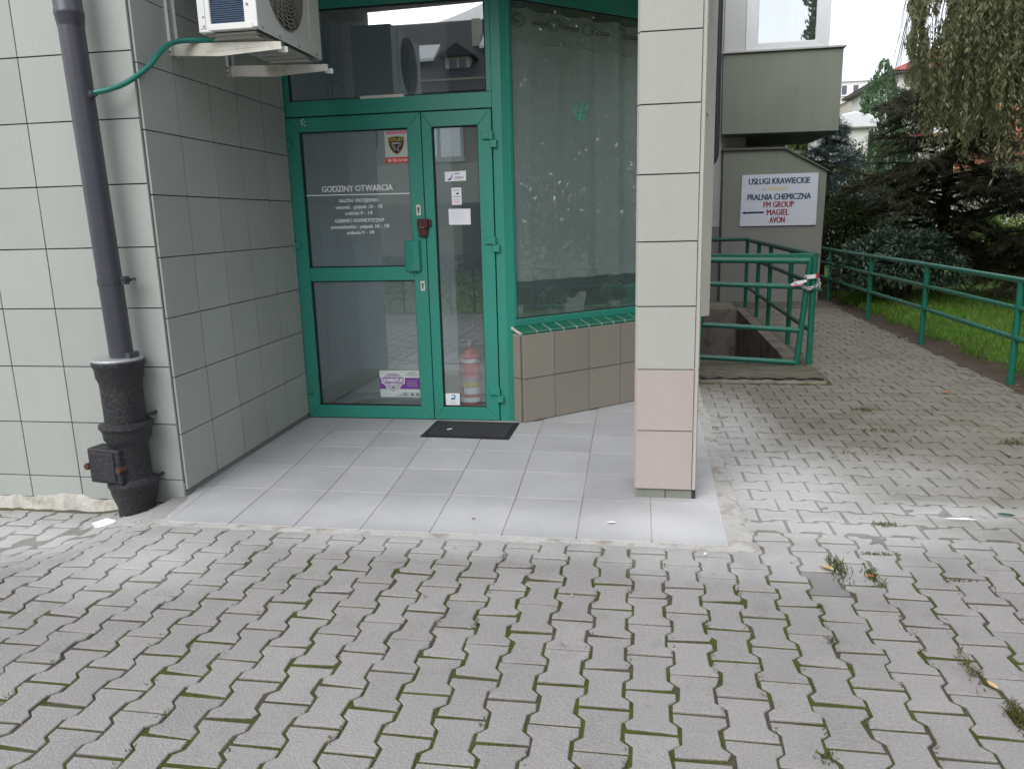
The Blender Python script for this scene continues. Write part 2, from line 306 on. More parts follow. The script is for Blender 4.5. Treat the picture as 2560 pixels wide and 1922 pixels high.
class Fr:
    """local frame: u along, d outward normal, z up"""
    def __init__(s, o, t, n=None, z=(0, 0, 1)):
        s.o = Vector(o); s.t = Vector(t).normalized(); s.z = Vector(z)
        s.n = Vector(n).normalized() if n is not None else s.z.cross(s.t) * -1
    def __call__(s, p): return s.o + s.t * p[0] + s.n * p[1] + s.z * p[2]
class MB:
    def __init__(s, fr=None): s.v = []; s.f = []; s.mi = []; s.fr = fr; s.cm = 0
    def pt(s, p): s.v.append(tuple(s.fr(p) if s.fr else p)); return len(s.v) - 1
    def face(s, idx): s.f.append(tuple(idx)); s.mi.append(s.cm)
    def box(s, lo, hi):
        (a, b, c), (d, e, f) = lo, hi
        i = [s.pt(p) for p in ((a, b, c), (d, b, c), (d, e, c), (a, e, c), (a, b, f), (d, b, f), (d, e, f), (a, e, f))]
        for q in ((0, 3, 2, 1), (4, 5, 6, 7), (0, 1, 5, 4), (1, 2, 6, 5), (2, 3, 7, 6), (3, 0, 4, 7)): s.face([i[k] for k in q])
        return s
    def prism(s, poly, a, b, axis=1):
        """poly of 2-D points extruded along axis from a to b"""
        def P(p, h):
            return (p[0], h, p[1]) if axis == 1 else ((h, p[0], p[1]) if axis == 0 else (p[0], p[1], h))
        n = len(poly); i = [s.pt(P(p, a)) for p in poly]; j = [s.pt(P(p, b)) for p in poly]
        s.face(i); s.face(j[::-1])
        for k in range(n): s.face((i[k], j[k], j[(k + 1) % n], i[(k + 1) % n]))
        return s
    def tube(s, pts, r, n=10, cap=True):
        pts = [Vector(p) for p in pts]
        if not hasattr(r, '__len__'): r = [r] * len(pts)
        prev = None; rings = []
        ref = None
        for k, p in enumerate(pts):
            d = (pts[min(k + 1, len(pts) - 1)] - pts[max(k - 1, 0)]).normalized()
            if ref is None: ref = Vector((0, 0, 1)) if abs(d.z) < .9 else Vector((1, 0, 0))
            a = d.cross(ref).normalized(); b = a.cross(d); ref = b
            rings.append([s.pt(p + (a * math.cos(t) + b * math.sin(t)) * r[k]) for t in (2 * math.pi * q / n for q in range(n))])
        for A, B in zip(rings, rings[1:]):
            for q in range(n): s.face((A[q], A[(q + 1) % n], B[(q + 1) % n], B[q]))
        if cap: s.face(rings[0][::-1]); s.face(rings[-1])
        return s
    def lathe(s, c, prof, n=24, tilt=(0, 0)):
        rings = []
        for r, z in prof:
            rings.append([s.pt((c[0] + tilt[0] * z + r * math.cos(2 * math.pi * q / n), c[1] + tilt[1] * z + r * math.sin(2 * math.pi * q / n), c[2] + z)) for q in range(n)])
        for A, B in zip(rings, rings[1:]):
            for q in range(n): s.face((A[q], A[(q + 1) % n], B[(q + 1) % n], B[q]))
        s.face(rings[0][::-1]); s.face(rings[-1])
        return s
    def mesh(s, name, bevel=0, smooth=False, seg=1):
        me = bpy.data.meshes.new(name)
        me.from_pydata(s.v, [], s.f)
        bm = bmesh.new(); bm.from_mesh(me)
        bmesh.ops.recalc_face_normals(bm, faces=bm.faces)
        if bevel:
            es = [e for e in bm.edges if len(e.link_faces) == 2 and e.calc_face_angle(0) > .5]
            bmesh.ops.bevel(bm, geom=es, offset=bevel, segments=seg, affect='EDGES', clamp_overlap=True)
        if smooth:
            for f in bm.faces: f.smooth = True
            for e in bm.edges: e.smooth = len(e.link_faces) != 2 or e.calc_face_angle(0) < .7
        bm.to_mesh(me); bm.free()
        return me
    def build(s, name, m, parent=None, bevel=0, smooth=False, seg=1):
        me = s.mesh(name, bevel, smooth, seg)
        me.materials.append(MT[m] if isinstance(m, str) else m)
        if parent is None:
            co = np.empty(len(me.vertices) * 3, np.float32); me.vertices.foreach_get('co', co); co = co.reshape(-1, 3)
            base = Vector(((co[:, 0].min() + co[:, 0].max()) / 2, (co[:, 1].min() + co[:, 1].max()) / 2, co[:, 2].min()))
            me.transform(Matrix.Translation(-base))
            o = bpy.data.objects.new(name, me); COL.objects.link(o); o.location = base; ORIG[o.name] = base
            return o
        return link(name, me, parent)
def raw_mesh(name, v, f, m):
    """fast mesh from numpy arrays; f is (N,k)"""
    me = bpy.data.meshes.new(name); k = f.shape[1]
    me.vertices.add(len(v)); me.vertices.foreach_set('co', v.astype(np.float32).ravel())
    me.loops.add(f.size); me.loops.foreach_set('vertex_index', f.astype(np.int32).ravel())
    me.polygons.add(len(f)); me.polygons.foreach_set('loop_start', np.arange(0, f.size, k, dtype=np.int32))
    me.update(calc_edges=True); me.validate()
    me.materials.append(m); return me
def leaves(name, C, D, L, W, m, parent, up=None, fold=.25):
    """diamond leaves; C centres, D directions (N,3)"""
    C = np.asarray(C, float); D = np.asarray(D, float); n = len(C)
    D = D / (np.linalg.norm(D, axis=1, keepdims=True) + 1e-9)
    r = rng.normal(size=(n, 3)) if up is None else up + rng.normal(size=(n, 3)) * .35
    S = np.cross(D, r); S /= (np.linalg.norm(S, axis=1, keepdims=True) + 1e-9)
    Nn = np.cross(S, D)
    L = np.broadcast_to(L, n)[:, None]; W = np.broadcast_to(W, n)[:, None]
    v = np.stack([C - D * L * .5, C + S * W * .5 + Nn * W * fold, C + D * L * .5, C - S * W * .5 + Nn * W * fold], 1).reshape(-1, 3)
    f = np.arange(4 * n).reshape(n, 4)
    return link(name, raw_mesh(name, v, f, m), parent)

def text_mesh(body, fr, u, z, cap, m, name, parent, align='CENTER', sx=1., bold=.0, width=None, d=0., heavy=0.):
    c = bpy.data.curves.new(name, 'FONT'); c.body = body; c.align_x = 'LEFT'; c.offset = 0; c.extrude = 0; c.resolution_u = 3
    tmp = bpy.data.objects.new('tmp', c)
    me = bpy.data.meshes.new_from_object(tmp)
    bpy.data.objects.remove(tmp); bpy.data.curves.remove(c)
    n = len(me.vertices); co = np.empty(n * 3, np.float32); me.vertices.foreach_get('co', co); co = co.reshape(-1, 3)
    x0, x1 = co[:, 0].min(), co[:, 0].max()
    k = cap / .70
    kx = (width / (x1 - x0)) if width else k * sx
    X = (co[:, 0] - x0) * kx
    tot = (x1 - x0) * kx
    off = {'CENTER': -tot / 2, 'LEFT': 0, 'RIGHT': -tot}[align]
    lay = [(0, 0)] if not heavy else [(-heavy, 0), (heavy, 0), (0, heavy * .4), (0, -heavy * .4)]
    polys = [tuple(p.vertices) for p in me.polygons]; bpy.data.meshes.remove(me)
    vv, ff = [], []
    for q, (hx, hz_) in enumerate(lay):
        o_ = len(vv); vv += [tuple(fr((u + off + a + hx, d + q * .00025, z + b * k + hz_))) for a, b in zip(X, co[:, 1])]
        ff += [tuple(o_ + i_ for i_ in p) for p in polys]
    me = bpy.data.meshes.new(name); me.from_pydata(vv, [], ff)
    me.materials.clear(); me.materials.append(MT[m])
    return link(name, me, parent)
def flat(fr, pts, name, m, parent, d=0., th=.0006):
    """a thin printed shape in the frame's plane (d outward)"""
    b = MB(fr); b.prism(pts, d, d + th, 1); return b.build(name, m, parent)
def rect(u0, z0, u1, z1): return [(u0, z0), (u1, z0), (u1, z1), (u0, z1)]

# ================================================================== GROUND
def sstep(t): t = min(1, max(0, t)); return t * t * (3 - 2 * t)
def gz(x, y):
    """the paving dips a little along the wall on the left"""
    return -.10 * sstep((-2.45 - x) / .7) * sstep((y - 2.5) / .9)
b = MB(); S_ = 900
i = [b.pt(p) for p in ((-S_, -S_, -1.3), (S_, -S_, -1.3), (S_, S_, -1.3), (-S_, S_, -1.3))]; b.face(i)
g = b.build('ground', 'ground'); tag(g, kind='structure')

LX, LY = .1447, .2095
paving = thing('pavement', None, None, (0, 2.5, 0)); tag(paving, kind='structure')
# joint bed: one fine sheet that rises where dust fills the joints
xs = np.arange(-5.2, 3.16, .045); ys = np.concatenate([np.arange(-1.2, 1.4, .3), np.arange(1.4, 7.4, .045), np.arange(7.4, 14.2, .15)])
V = []; 
for y in ys:
    for x in xs:
        d = dust_at(x, y)
        V.append((x, y, gz(x, y) - .0058 + .0032 * sstep((d - .42) / .35) + .0009 * math.sin(x * 31 + 3 * math.sin(y * 17)) * math.sin(y * 29)))
V = np.array(V); nx = len(xs)
keep = []
for j in range(len(ys) - 1):
    for i_ in range(nx - 1):
        cx, cy = xs[i_] + .02, ys[j] + .02
        if cx < -2.5 and cy > 3.86: continue
        if -2.5 < cx < .42 and cy > 3.55: continue
        if cx < .5 and cy > 6: continue
        if cx < 1.62 and cy > 7.2: continue
        a = j * nx + i_; keep.append((a, a + 1, a + nx + 1, a + nx))
bed = link('joint_bed', raw_mesh('joint_bed', V, np.array(keep), MT['bed']), paving); tag(bed, kind='stuff')
for p in bed.data.polygons: p.use_smooth = True

def hw(v):
    v = abs(v)
    if v >= .064: return .0788
    if v <= .041: return .0550
    return .0550 + (v - .041) / .023 * .0238
def paver_mesh(name, vmin=-.0978, vmax=.0978, jit=.0012, rot=False, h=.05):
    vs_ = sorted({v for v in (-.0978, -.064, -.041, .041, .064, .0978) if vmin + .003 < v < vmax - .003} | {vmin, vmax})
    def jj(): return random.uniform(-jit, jit)
    ol = [(hw(v) + jj(), v + jj()) for v in vs_] + [(-hw(v) + jj(), v + jj()) for v in reversed(vs_)]
    for _ in range(random.choice((0, 0, 1, 1, 2))):      # a knocked-off corner
        k = random.randrange(len(ol)); a = random.uniform(.86, .95); ol[k] = (ol[k][0] * a, ol[k][1] * (a + .02))
    if rot: ol = [(y, -x) for x, y in ol]
    n = len(ol); cx = sum(p[0] for p in ol) / n; cy = sum(p[1] for p in ol) / n
    me = bpy.data.meshes.new(name)
    bev = .003
    v = []
    def ins(k, e):
        a, p, q = ol[k - 1], ol[k], ol[(k + 1) % n]
        d1 = Vector((p[0] - a[0], p[1] - a[1])).normalized(); d2 = Vector((q[0] - p[0], q[1] - p[1])).normalized()
        n1 = Vector((-d1.y, d1.x)); n2 = Vector((-d2.y, d2.x)); m_ = n1 + n2
        m_ = m_ / max(.3, m_.dot(n1)) if m_.length > 1e-6 else n1
        return (p[0] + m_.x * e, p[1] + m_.y * e)
    tilt = (random.uniform(-.006, .006), random.uniform(-.006, .006))
    for k in range(n): p = ins(k, bev); v.append((*p, p[0] * tilt[0] + p[1] * tilt[1]))
    for k in range(n): p = ol[k]; v.append((*p, -.003))
    for k in range(n): p = ol[k]; v.append((*p, -h))
    f = [tuple(range(n))]
    for o_ in (0, n):
        for k in range(n): f.append((o_ + k, o_ + n + k, o_ + n + (k + 1) % n, o_ + (k + 1) % n))
    me.from_pydata(v, [], f)
    return me
FULL = {(t, r_): [paver_mesh('paver', rot=r_) for _ in range(16)] for t in (0,) for r_ in (False, True)}
FULLD = {}
for r_ in (False, True):
    L_ = FULL[(0, r_)]
    for tname, mname in (('n', 'paver'), ('d', 'paver_dk'), ('p', 'paver_path')):
        out = []
        for me in L_:
            c_ = me.copy(); c_.materials.append(MT[mname]); out.append(c_)
        FULLD[(tname, r_)] = out
fills = []
plist = []          # (x, y, z, mesh or params, kind, rot)
def yA(x):
    if x < -2.47: return 3.72
    if x < .43: return 3.372
    return 3.604
for k in range(-38, 24):
    cx = -.098 + k * LX
    off = 0 if k % 2 == 0 else LY / 2
    for j in range(-18, 9):
        cy = 2.148 + LY / 2 + off + j * LY
        if cy < -1.1 or cx > 3.1: continue
        top = yA(cx)
        if cy - .1 > top - .06:
            if cy - .1 < top - .004: fills.append((cx, cy - .1, top))
            continue
        plist.append((cx, cy, -.0978, min(.0978, top - cy), False))
for r_ in range(0, 70):
    cy = 3.690 + r_ * .1477
    off = .93 + .103 if r_ % 2 == 0 else 1.02 + .103
    for j in range(-4, 12):
        cx = off + j * .206
        x0 = .515 if cy < 7.03 else 1.70
        if cx + .1 < x0 + .03 or cx - .1 > 3.09: continue
        plist.append((cx, cy, max(-.0978, x0 - cx), min(.0978, 3.115 - cx), True))
def proj_in(x, y):
    w = (x * cf[0] + y * cf[1] + (0 - 1.5) * cf[2])
    if w < .3: return None
    px = 512 + 765.14 * (x * cr[0] + y * cr[1] - 1.5 * cr[2]) / w; py = 384 - 765.14 * (x * cu[0] + y * cu[1] - 1.5 * cu[2]) / w
    return px, py, w
rank = []
for n_, p in enumerate(plist):
    q = proj_in(p[0], p[1])
    if q and -15 < q[0] < 1040 and 0 < q[1] < 800:
        rank.append((q[2] + (0 if p[3] - p[2] > .12 else .6), n_))
rank.sort(); single = {n_ for _, n_ in rank[:300]}
mv, mf, mm_ = [], [], []
for n_, (x, y, a, c_, rot) in enumerate(plist):
    z = gz(x, y) + random.uniform(-.0028, .0022)
    if x > 2.2 and y < 3: z += random.uniform(-.003, .003)
    rz = random.gauss(0, .010)
    fullp = a <= -.0975 and c_ >= .0975
    path = rot
    kind_ = 'p' if path else ('d' if random.random() < (.07 if x > .6 and 2.2 < y < 3.4 else .001) else 'n')
    if fullp: me = random.choice(FULLD[(kind_, rot)])
    else:
        me = paver_mesh('paver_cut', a, c_, rot=rot)
        me.materials.append(MT[{'n': 'paver', 'd': 'paver_dk', 'p': 'paver_path'}[kind_]])
    gx_, gy_ = (gz(x + .05, y) - gz(x - .05, y)) / .1, (gz(x, y + .05) - gz(x, y - .05)) / .1
    M4 = Matrix.Translation((x + random.gauss(0, .0012), y + random.gauss(0, .0012), z)) @ Matrix.Rotation(-math.atan(gx_), 4, 'Y') @ Matrix.Rotation(math.atan(gy_), 4, 'X') @ Matrix.Rotation(rz, 4, 'Z')
    if n_ in single:
        o = bpy.data.objects.new('paver', me); COL.objects.link(o); o.matrix_world = M4; adopt(o, paving)
        if kind_ == 'd': o['label'] = 'darker grey paver'
    else:
        base = len(mv); mv += [tuple(M4 @ v.co) for v in me.vertices]
        mf += [tuple(base + i_ for i_ in p.vertices) for p in me.polygons]; mm_ += [{'n': 0, 'd': 1, 'p': 2}[kind_]] * len(me.polygons)
        if not fullp: bpy.data.meshes.remove(me)
me = bpy.data.meshes.new('far_pavers'); me.from_pydata(mv, [], mf)
for k in ('paver', 'paver_dk', 'paver_path'): me.materials.append(MT[k])
me.polygons.foreach_set('material_index', mm_)
tag(link('far_pavers', me, paving), kind='stuff')

b = MB()
for fx, f0, f1 in fills:
    z = gz(fx, f0); b.box((fx - .075, f0 - .002, z - .05), (fx + .075, f1 + .02, z - .0012))
o = b.build('mortar_fill', 'mortar', paving); tag(o, kind='stuff')
# porch floor of grey slabs
porch = thing('porch_floor', None, None, (-1, 4.5, 0)); tag(porch, kind='structure')
rows = [3.420, 3.948, 4.385, 4.802, 5.188, 5.572, 5.96, 6.35]
cols = [-2.792, -2.436, -2.083, -1.728, -1.372, -1.012, -.651, -.289, .068, .420]
def sx_(y): return 1 + .078 * sstep((y - 3.2) / 2.6) + .012 * (y - 3.42) / 2
def cx_(c_, y): return .068 + (c_ - .068) * sx_(y)
b = MB(); b.box((-2.62, 3.45, -.06), (.425, 6.5, -.0005)); o = b.build('mortar_base', 'slab_joint', porch)
for r_ in range(7):
    for k in range(9):
        y0, y1 = rows[r_] + .0025, rows[r_ + 1] - .0025
        q = []
        for y, lo, hi in ((y0, cols[k], cols[k + 1]), (y1, cols[k], cols[k + 1])):
            q.append((cx_(lo, y) + .002, cx_(hi, y) - .002))
        x_lo = [-2.435 - .11 * min(1, (y - 3.42) / .38) - (.03 if y > 3.8 else 0) for y in (y0, y1)]
        pts = [(max(q[0][0], x_lo[0]), y0), (max(q[0][1], x_lo[0]), y0), (max(q[1][1], x_lo[1]), y1), (max(q[1][0], x_lo[1]), y1)]
        if pts[1][0] - pts[0][0] < .02 and pts[2][0] - pts[3][0] < .02: continue
        pts = [(min(p[0], .43 + .03 * min(1, (p[1] - 3.4) / 1.5)), p[1]) for p in pts]
        cxm = sum(p[0] for p in pts) / 4; cym = sum(p[1] for p in pts) / 4
        if cym > 5.6 and (cxm < -.95 or cym - 5.52 > (cxm + .857) * .94 + .15): continue
        b = MB(); zz = random.uniform(0, .0016)
        b.prism([(p[0] - cxm, p[1] - cym) for p in pts], -.04, 0, 2)
        me = b.mesh('floor_slab', bevel=.002); me.materials.append(MT['slab'])
        o = bpy.data.objects.new('floor_slab', me); COL.objects.link(o)
        o.matrix_world = Matrix.Translation((cxm, cym, .0025 + zz)); adopt(o, porch)

def ragged(name, pts_a, pts_b, z, m, parent=None, n=26, amp=.012, th=.02):
    """thin strip between two polylines with an irregular outer edge"""
    def lerp(P, t):
        t *= len(P) - 1; i_ = min(int(t), len(P) - 2); u_ = t - i_
        return tuple(P[i_][c_] + (P[i_ + 1][c_] - P[i_][c_]) * u_ for c_ in range(len(P[0])))
    b = MB(); A_ = []; B_ = []
    for k in range(n + 1):
        a = lerp(pts_a, k / n); c_ = lerp(pts_b, k / n)
        j1, j2 = random.uniform(-amp, amp), random.uniform(-amp, amp)
        A_.append((b.pt((a[0], a[1], z + gz(a[0], a[1]) + (a[2] if len(a) > 2 else 0))), b.pt((a[0], a[1], z - th))))
        zz = z - random.uniform(0, .004) + gz(c_[0], c_[1]) + (c_[2] if len(c_) > 2 else 0)
        B_.append((b.pt((c_[0] + j1, c_[1] + j2, zz)), b.pt((c_[0] + j1, c_[1] + j2, z - th - .1))))
    for k in range(n):
        b.face((A_[k][0], A_[k + 1][0], B_[k + 1][0], B_[k][0])); b.face((B_[k][0], B_[k + 1][0], B_[k + 1][1], B_[k][1]))
        b.face((A_[k][0], A_[k][1], A_[k + 1][1], A_[k + 1][0]))
    o = b.build(name, m, parent); return o
tag(ragged('mortar_strip', [(-2.46, 3.43), (.43, 3.425)], [(-2.5, 3.366), (.46, 3.362)], .0015, 'mortar', n=60, amp=.006), kind='structure')
tag(ragged('mortar_strip', [(.395, 3.40), (.425, 4.9), (.425, 6.9)], [(.535, 3.36), (.525, 4.4), (.53, 6.9)], .0012, 'mortar', n=60, amp=.012), kind='structure')
tag(ragged('mortar_fillet', [(-2.435, 3.425), (-2.53, 3.76), (-2.56, 3.80)], [(-2.56, 3.36), (-2.78, 3.46), (-2.78, 3.60)], .002, 'mortar', n=26, amp=.02), kind='structure')

# ================================================================== TILED WALLS
TILE_CACHE = {}
def tile(fr, u0, u1, z0, z1, m, parent, name='wall_tile', th=.012, gap=.003, d=0., label=None, gu=None):
    w = round(u1 - u0 - 2 * (gu or gap), 3); h = round(z1 - z0 - 2 * gap, 3)
    if w < .015 or h < .015: return
    key = (w, h, m, name)
    if key not in TILE_CACHE:
        b = MB(); b.box((-w / 2, -th, -h / 2), (w / 2, 0, h / 2))
        me = b.mesh(name, bevel=.0011); me.materials.append(MT[m]); TILE_CACHE[key] = me
    o = bpy.data.objects.new(name, TILE_CACHE[key]); COL.objects.link(o)
    c_ = fr(((u0 + u1) / 2, 0, (z0 + z1) / 2)) + fr.n * (d + random.uniform(-.0002, .0003))
    rot = Matrix((fr.t, -fr.n, fr.z)).transposed().to_4x4()
    o.matrix_world = Matrix.Translation(c_) @ rot @ Matrix.Rotation(random.gauss(0, .0012), 4, 'Y') @ Matrix.Rotation(random.gauss(0, .0015), 4, 'Z')
    adopt(o, parent)
    if label: o['label'] = label
    return o
P0 = (-2.557, 3.794); P1 = (-2.604, 5.573)
frF = Fr((P0[0], P0[1], 0), (1, 0, 0))                       # corner wall, front face (u runs negative to the left)
frR = Fr((P0[0], P0[1], 0), (P1[0] - P0[0], P1[1] - P0[1], 0))   # side of the recess
wall = thing('corner_wall', 'grey-green tiled corner wall with the black drainpipe in front', 'wall', (-3.0, 3.9, -.1))
TOPZ = 3.43
b = MB()
b.prism([(-5.2, 3.7972), (-2.5578, 3.7972), (-2.6048, 5.574), (-2.607, 5.66), (-2.9, 5.66), (-2.9, 4.1), (-5.2, 4.1)], -.12, TOPZ, 2)
b.build('wall_core', 'grout', wall)
zf = [-.035, .098] + [.098 + .3272 * k for k in range(1, 11)] + [TOPZ]
uf = [-.0, -.328, -.656, -.988, -1.318, -1.648, -1.978, -2.3, -2.6]
for k in range(len(zf) - 1):
    for j in range(len(uf) - 1):
        tile(frF, uf[j + 1], uf[j], zf[k], min(zf[k + 1], TOPZ), 'tile', wall)
zr = [-.01, .034] + [.034 + .3285 * k for k in range(1, 11)] + [TOPZ]
ur = [.0, .345, .703, 1.052, 1.398, 1.725, 1.782]
for k in range(len(zr) - 1):
    for j in range(len(ur) - 1):
        if k == 0: continue
        tile(frR, ur[j], ur[j + 1], zr[k], min(zr[k + 1], TOPZ), 'tile', wall, d=.0, gu=.0052)
b = MB(frR); b.box((.0, -.011, -.02), (1.78, -.0002, .026)); b.build('plinth_strip', 'stucco_d', wall)
b = MB(); b.box((-2.566, 3.7915, .10), (-2.5585, 3.800, TOPZ)); b.build('corner_trim', 'stucco_d', wall)
# crumbling plaster along the foot of the corner wall
b = MB(); n = 60
prev = None
for k in range(n + 1):
    x = -5.1 + (2.56 + .02) * k / n * 1.0
    zt = -.022 + random.uniform(-.012, .012) + .018 * math.sin(x * 9) * math.sin(x * 3.3)
    pr = [b.pt((x, 3.795, zt)), b.pt((x, 3.782 - random.uniform(0, .006), zt - .008)), b.pt((x, 3.775 - random.uniform(0, .02), -.115)), b.pt((x, 3.70, -.135))]
    if prev:
        for q in range(3): b.face((prev[q], pr[q], pr[q + 1], prev[q + 1]))
    prev = pr
b.build('plaster_base', 'plaster', wall)
for j, u in enumerate(uf[1:-1]):
    b = MB(frF); b.box((u - .0031, -.0045, -.03), (u + .0031, -.0016, TOPZ)); b.build('vertical_joint', 'stucco_d', wall)
b = MB(frF); pr = [(-.185, -.028), (-.002, -.028), (-.002, .078), (-.03, .088), (-.07, .080), (-.11, .086), (-.16, .072), (-.19, .03)]
b.prism(pr, -.008, .005, 1); b.build('cement_patch', 'plaster', wall, bevel=.002)
b = MB(frF); b.prism([(-.075, .012), (-.05, .008), (-.038, .03), (-.045, .058), (-.068, .054)], .004, .006, 1); b.build('patch_hole', 'stairwall', wall)

for z, u in ((2.245, .135), (2.215, .134)):
    b = MB(frR); b.tube([(u, -.002, z), (u, .006, z)], .008, 8); b.build('anchor_plug', 'grille', wall)

# low wall under the shop window
C0 = (-.857, 5.52); T45 = Vector((.7285, .6851, 0)).normalized()
frL = Fr((C0[0], C0[1], 0), T45)
lw = thing('low_wall', 'low brown-grey tiled wall under the slanted shop window', 'wall', (-.4, 6.0, 0))
b = MB(frL); b.box((.0032, -.30, -.02), (1.84, -.0032, .664)); b.build('wall_core', 'grout_b', lw)
for j, (u0, u1) in enumerate(((0.0, .293), (.293, .629), (.629, .960), (.960, 1.292), (1.292, 1.62), (1.62, 1.84))):
    tile(frL, u0, u1, .006, .338, 'tile_low', lw); tile(frL, u0, u1, .338, .666, 'tile_low', lw)
frE = Fr(frL((0, 0, 0)), -frL.n, n=-T45)
for z0, z1 in ((.006, .338), (.338, .664)): tile(frE, .012, .105, z0, z1, 'tile_low', lw)
sj = [-.005, .135, .259, .383, .509, .634, .761, .884, 1.010, 1.135, 1.26, 1.385, 1.51, 1.635, 1.76, 1.84]
for a, c_ in zip(sj, sj[1:]):
    b = MB(frL); pr = [(.012, .668), (.014, .682), (.006, .692), (-.115, .728), (-.125, .722), (-.125, .700), (-.02, .668)]
    n = len(pr); w = c_ - a - .008
    A_ = [b.pt((a + .004, p[0], p[1])) for p in pr]; B_ = [b.pt((a + .004 + w, p[0], p[1])) for p in pr]
    b.face(A_); b.face(B_[::-1])
    for q in range(n): b.face((A_[q], B_[q], B_[(q + 1) % n], A_[(q + 1) % n]))
    b.build('sill_tile', 'sill', lw, smooth=False, bevel=.002)
b = MB(frL); b.box((-.003, -.12, .660), (1.84, .0, .667))
b.build('sill_bed', 'grout_l', lw)
b = MB(frL); pr = [(.010, .664), (.012, .683), (.004, .690), (-.113, .725), (-.113, .70), (-.02, .664)]
A_ = [b.pt((0.002, p[0], p[1])) for p in pr]; B_ = [b.pt((1.838, p[0], p[1])) for p in pr]; b.face(A_); b.face(B_[::-1])
for q in range(6): b.face((A_[q], B_[q], B_[(q + 1) % 6], A_[(q + 1) % 6]))
b.build('sill_joint', 'mortar', lw)
b = MB(frL); b.tube([(-.008, .006, .678), (-.008, -.05, .690), (-.008, -.115, .712)], .011, 8); b.build('sill_end', 'h_wall_l', lw, smooth=True)

# pillar
pil = thing('pillar', 'square tiled pillar with two pinkish tiles at its foot', 'pillar', (.133, 4.17, 0))
frP = Fr((-.017, 4.018, 0), (1, 0, 0))
b = MB(); b.box((-.0075, 4.0212, .0), (.2945, 4.32, TOPZ)); b.build('pillar_core', 'grout', pil)
zp = [.055, .383, .716, 1.046, 1.374, 1.704, 2.035, 2.368, 2.70, 3.03, TOPZ]
for k in range(len(zp) - 1):
    o = tile(frP, 0, .302, zp[k], zp[k + 1], 'tile_pink' if k < 2 else 'tile_pillar', pil, name='pillar_tile', label='pinkish newer tile' if k < 2 else None)
    frPr = Fr((.2975, 4.018, 0), (0, 1, 0)); frPl = Fr((-.011, 4.335, 0), (0, -1, 0))
    tile(frPr, .008, .31, zp[k], zp[k + 1], 'tile_pink' if k < 2 else 'tile_pillar', pil, name='pillar_tile')
    tile(frPl, .0, .308, zp[k], zp[k + 1], 'tile_pink' if k < 2 else 'tile_pillar', pil, name='pillar_tile')
b = MB(); b.box((.285, 4.0165, .055), (.3025, 4.024, TOPZ)); b.build('edge_trim', 'grout_l', pil)
for zz in (.383, .716): 
    b = MB(); b.box((-.016, 4.0195, zz - .0025), (.29, 4.03, zz + .0025)); b.build('pale_joint', 'white', pil)
b = MB(); b.box((-.014, 4.02, .0), (.145, 4.33, .052)); b.box((.146, 4.021, .0), (.287, 4.33, .052)); b.build('base_block', 'stucco', pil, bevel=.003)
b = MB(); b.box((.289, 4.02, .0), (.306, 4.335, .05)); b.build('base_shade', 'iron_rust', pil)  # dark strip painting in the shadow at the pillar's right foot

# ================================================================== SHOP BUILDING (storey above, side wall, rooms behind the glass)
shop = thing('shop_building', 'upper storey and side wall of the shop, resting on the pillar', 'building', (-1, 9, 3.43))
WX = .60
b = MB(); b.prism([(-5.2, 3.80), (.29, 3.80 + .225), (.60, 6.87), (.62, 15.6), (-5.2, 15.6)], TOPZ, 6.4, 2); b.build('upper_wall', 'stucco_w', shop)
b = MB(); b.prism([(-2.55, 3.84), (.27, 4.05), (.57, 6.85), (-.2, 6.6), (-.95, 5.75), (-2.58, 5.7)], TOPZ - .012, TOPZ - .004, 2); b.build('soffit', 'soffit', shop)
# white cladding at the end of the slanted window front
b = MB(frL); b.box((1.842, -.16, .636), (2.006, .0, TOPZ)); o = b.build('end_cladding', 'stucco_l', shop, bevel=.004)
b = MB(frL); b.box((1.842, -.003, .70), (1.850, .0045, TOPZ)); b.build('cladding_joint', 'trim', shop)
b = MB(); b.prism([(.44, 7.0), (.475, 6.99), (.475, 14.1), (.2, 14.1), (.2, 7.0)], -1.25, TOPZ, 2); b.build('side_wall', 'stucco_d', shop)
b = MB(frL); b.tube([(1.86, .004, 2.315), (1.905, .006, 2.318), (1.903, .006, 2.29)], .0035, 6); b.build('wire_hook', 'trim', shop)
# cement base under the window end
b = MB(frL); b.box((1.70, -.30, -.02), (1.80, -.05, .64)); b.build('window_end_wall', 'stucco_d', shop)
# rooms behind the glass
rooms = thing('shop_room', None, None, (-1.5, 7, 0)); tag(rooms, kind='structure')
b = MB(); b.box((-4.2, 5.68, -.05), (.5, 10.2, -.001)); b.build('interior_floor', 'int_floor', rooms)
b = MB(); b.box((-4.2, 10.0, 0), (.55, 10.1, 3.3)); b.build('back_wall', 'int_wall', rooms)
b = MB(); b.box((-2.86, 5.70, 0), (-2.76, 10.0, 3.3)); b.build('left_wall', 'int_wall', rooms)
b = MB(); b.box((-2.76, 7.2, 0), (-1.75, 7.28, 3.3)); b.build('partition', 'int_wall', rooms)
b = MB(); b.box((-2.76, 5.72, .0), (-2.745, 7.2, .075)); b.box((-2.76, 7.185, .0), (-1.75, 7.2, .075)); b.build('skirting', 'int_floor', rooms)
b = MB(); b.box((-1.06, 5.75, 0), (-.99, 10.0, 3.3)); b.build('dividing_wall', 'int_wall', rooms)
b = MB(); b.box((-4.2, 5.6, 3.3), (.58, 10.1, 3.42)); b.build('interior_ceiling', 'soffit', rooms)
im = thing('indoor_mat', 'dark curved mat on the tiles just inside the door', 'mat', (-2.0, 6.0, 0))
b = MB(); pr = [(-2.45, 5.72), (-1.6, 5.72), (-1.6, 6.20), (-2.28, 6.20), (-2.40, 6.12)]; b.prism(pr, .002, .010, 2); b.build('pile', 'mat', im, bevel=.003)
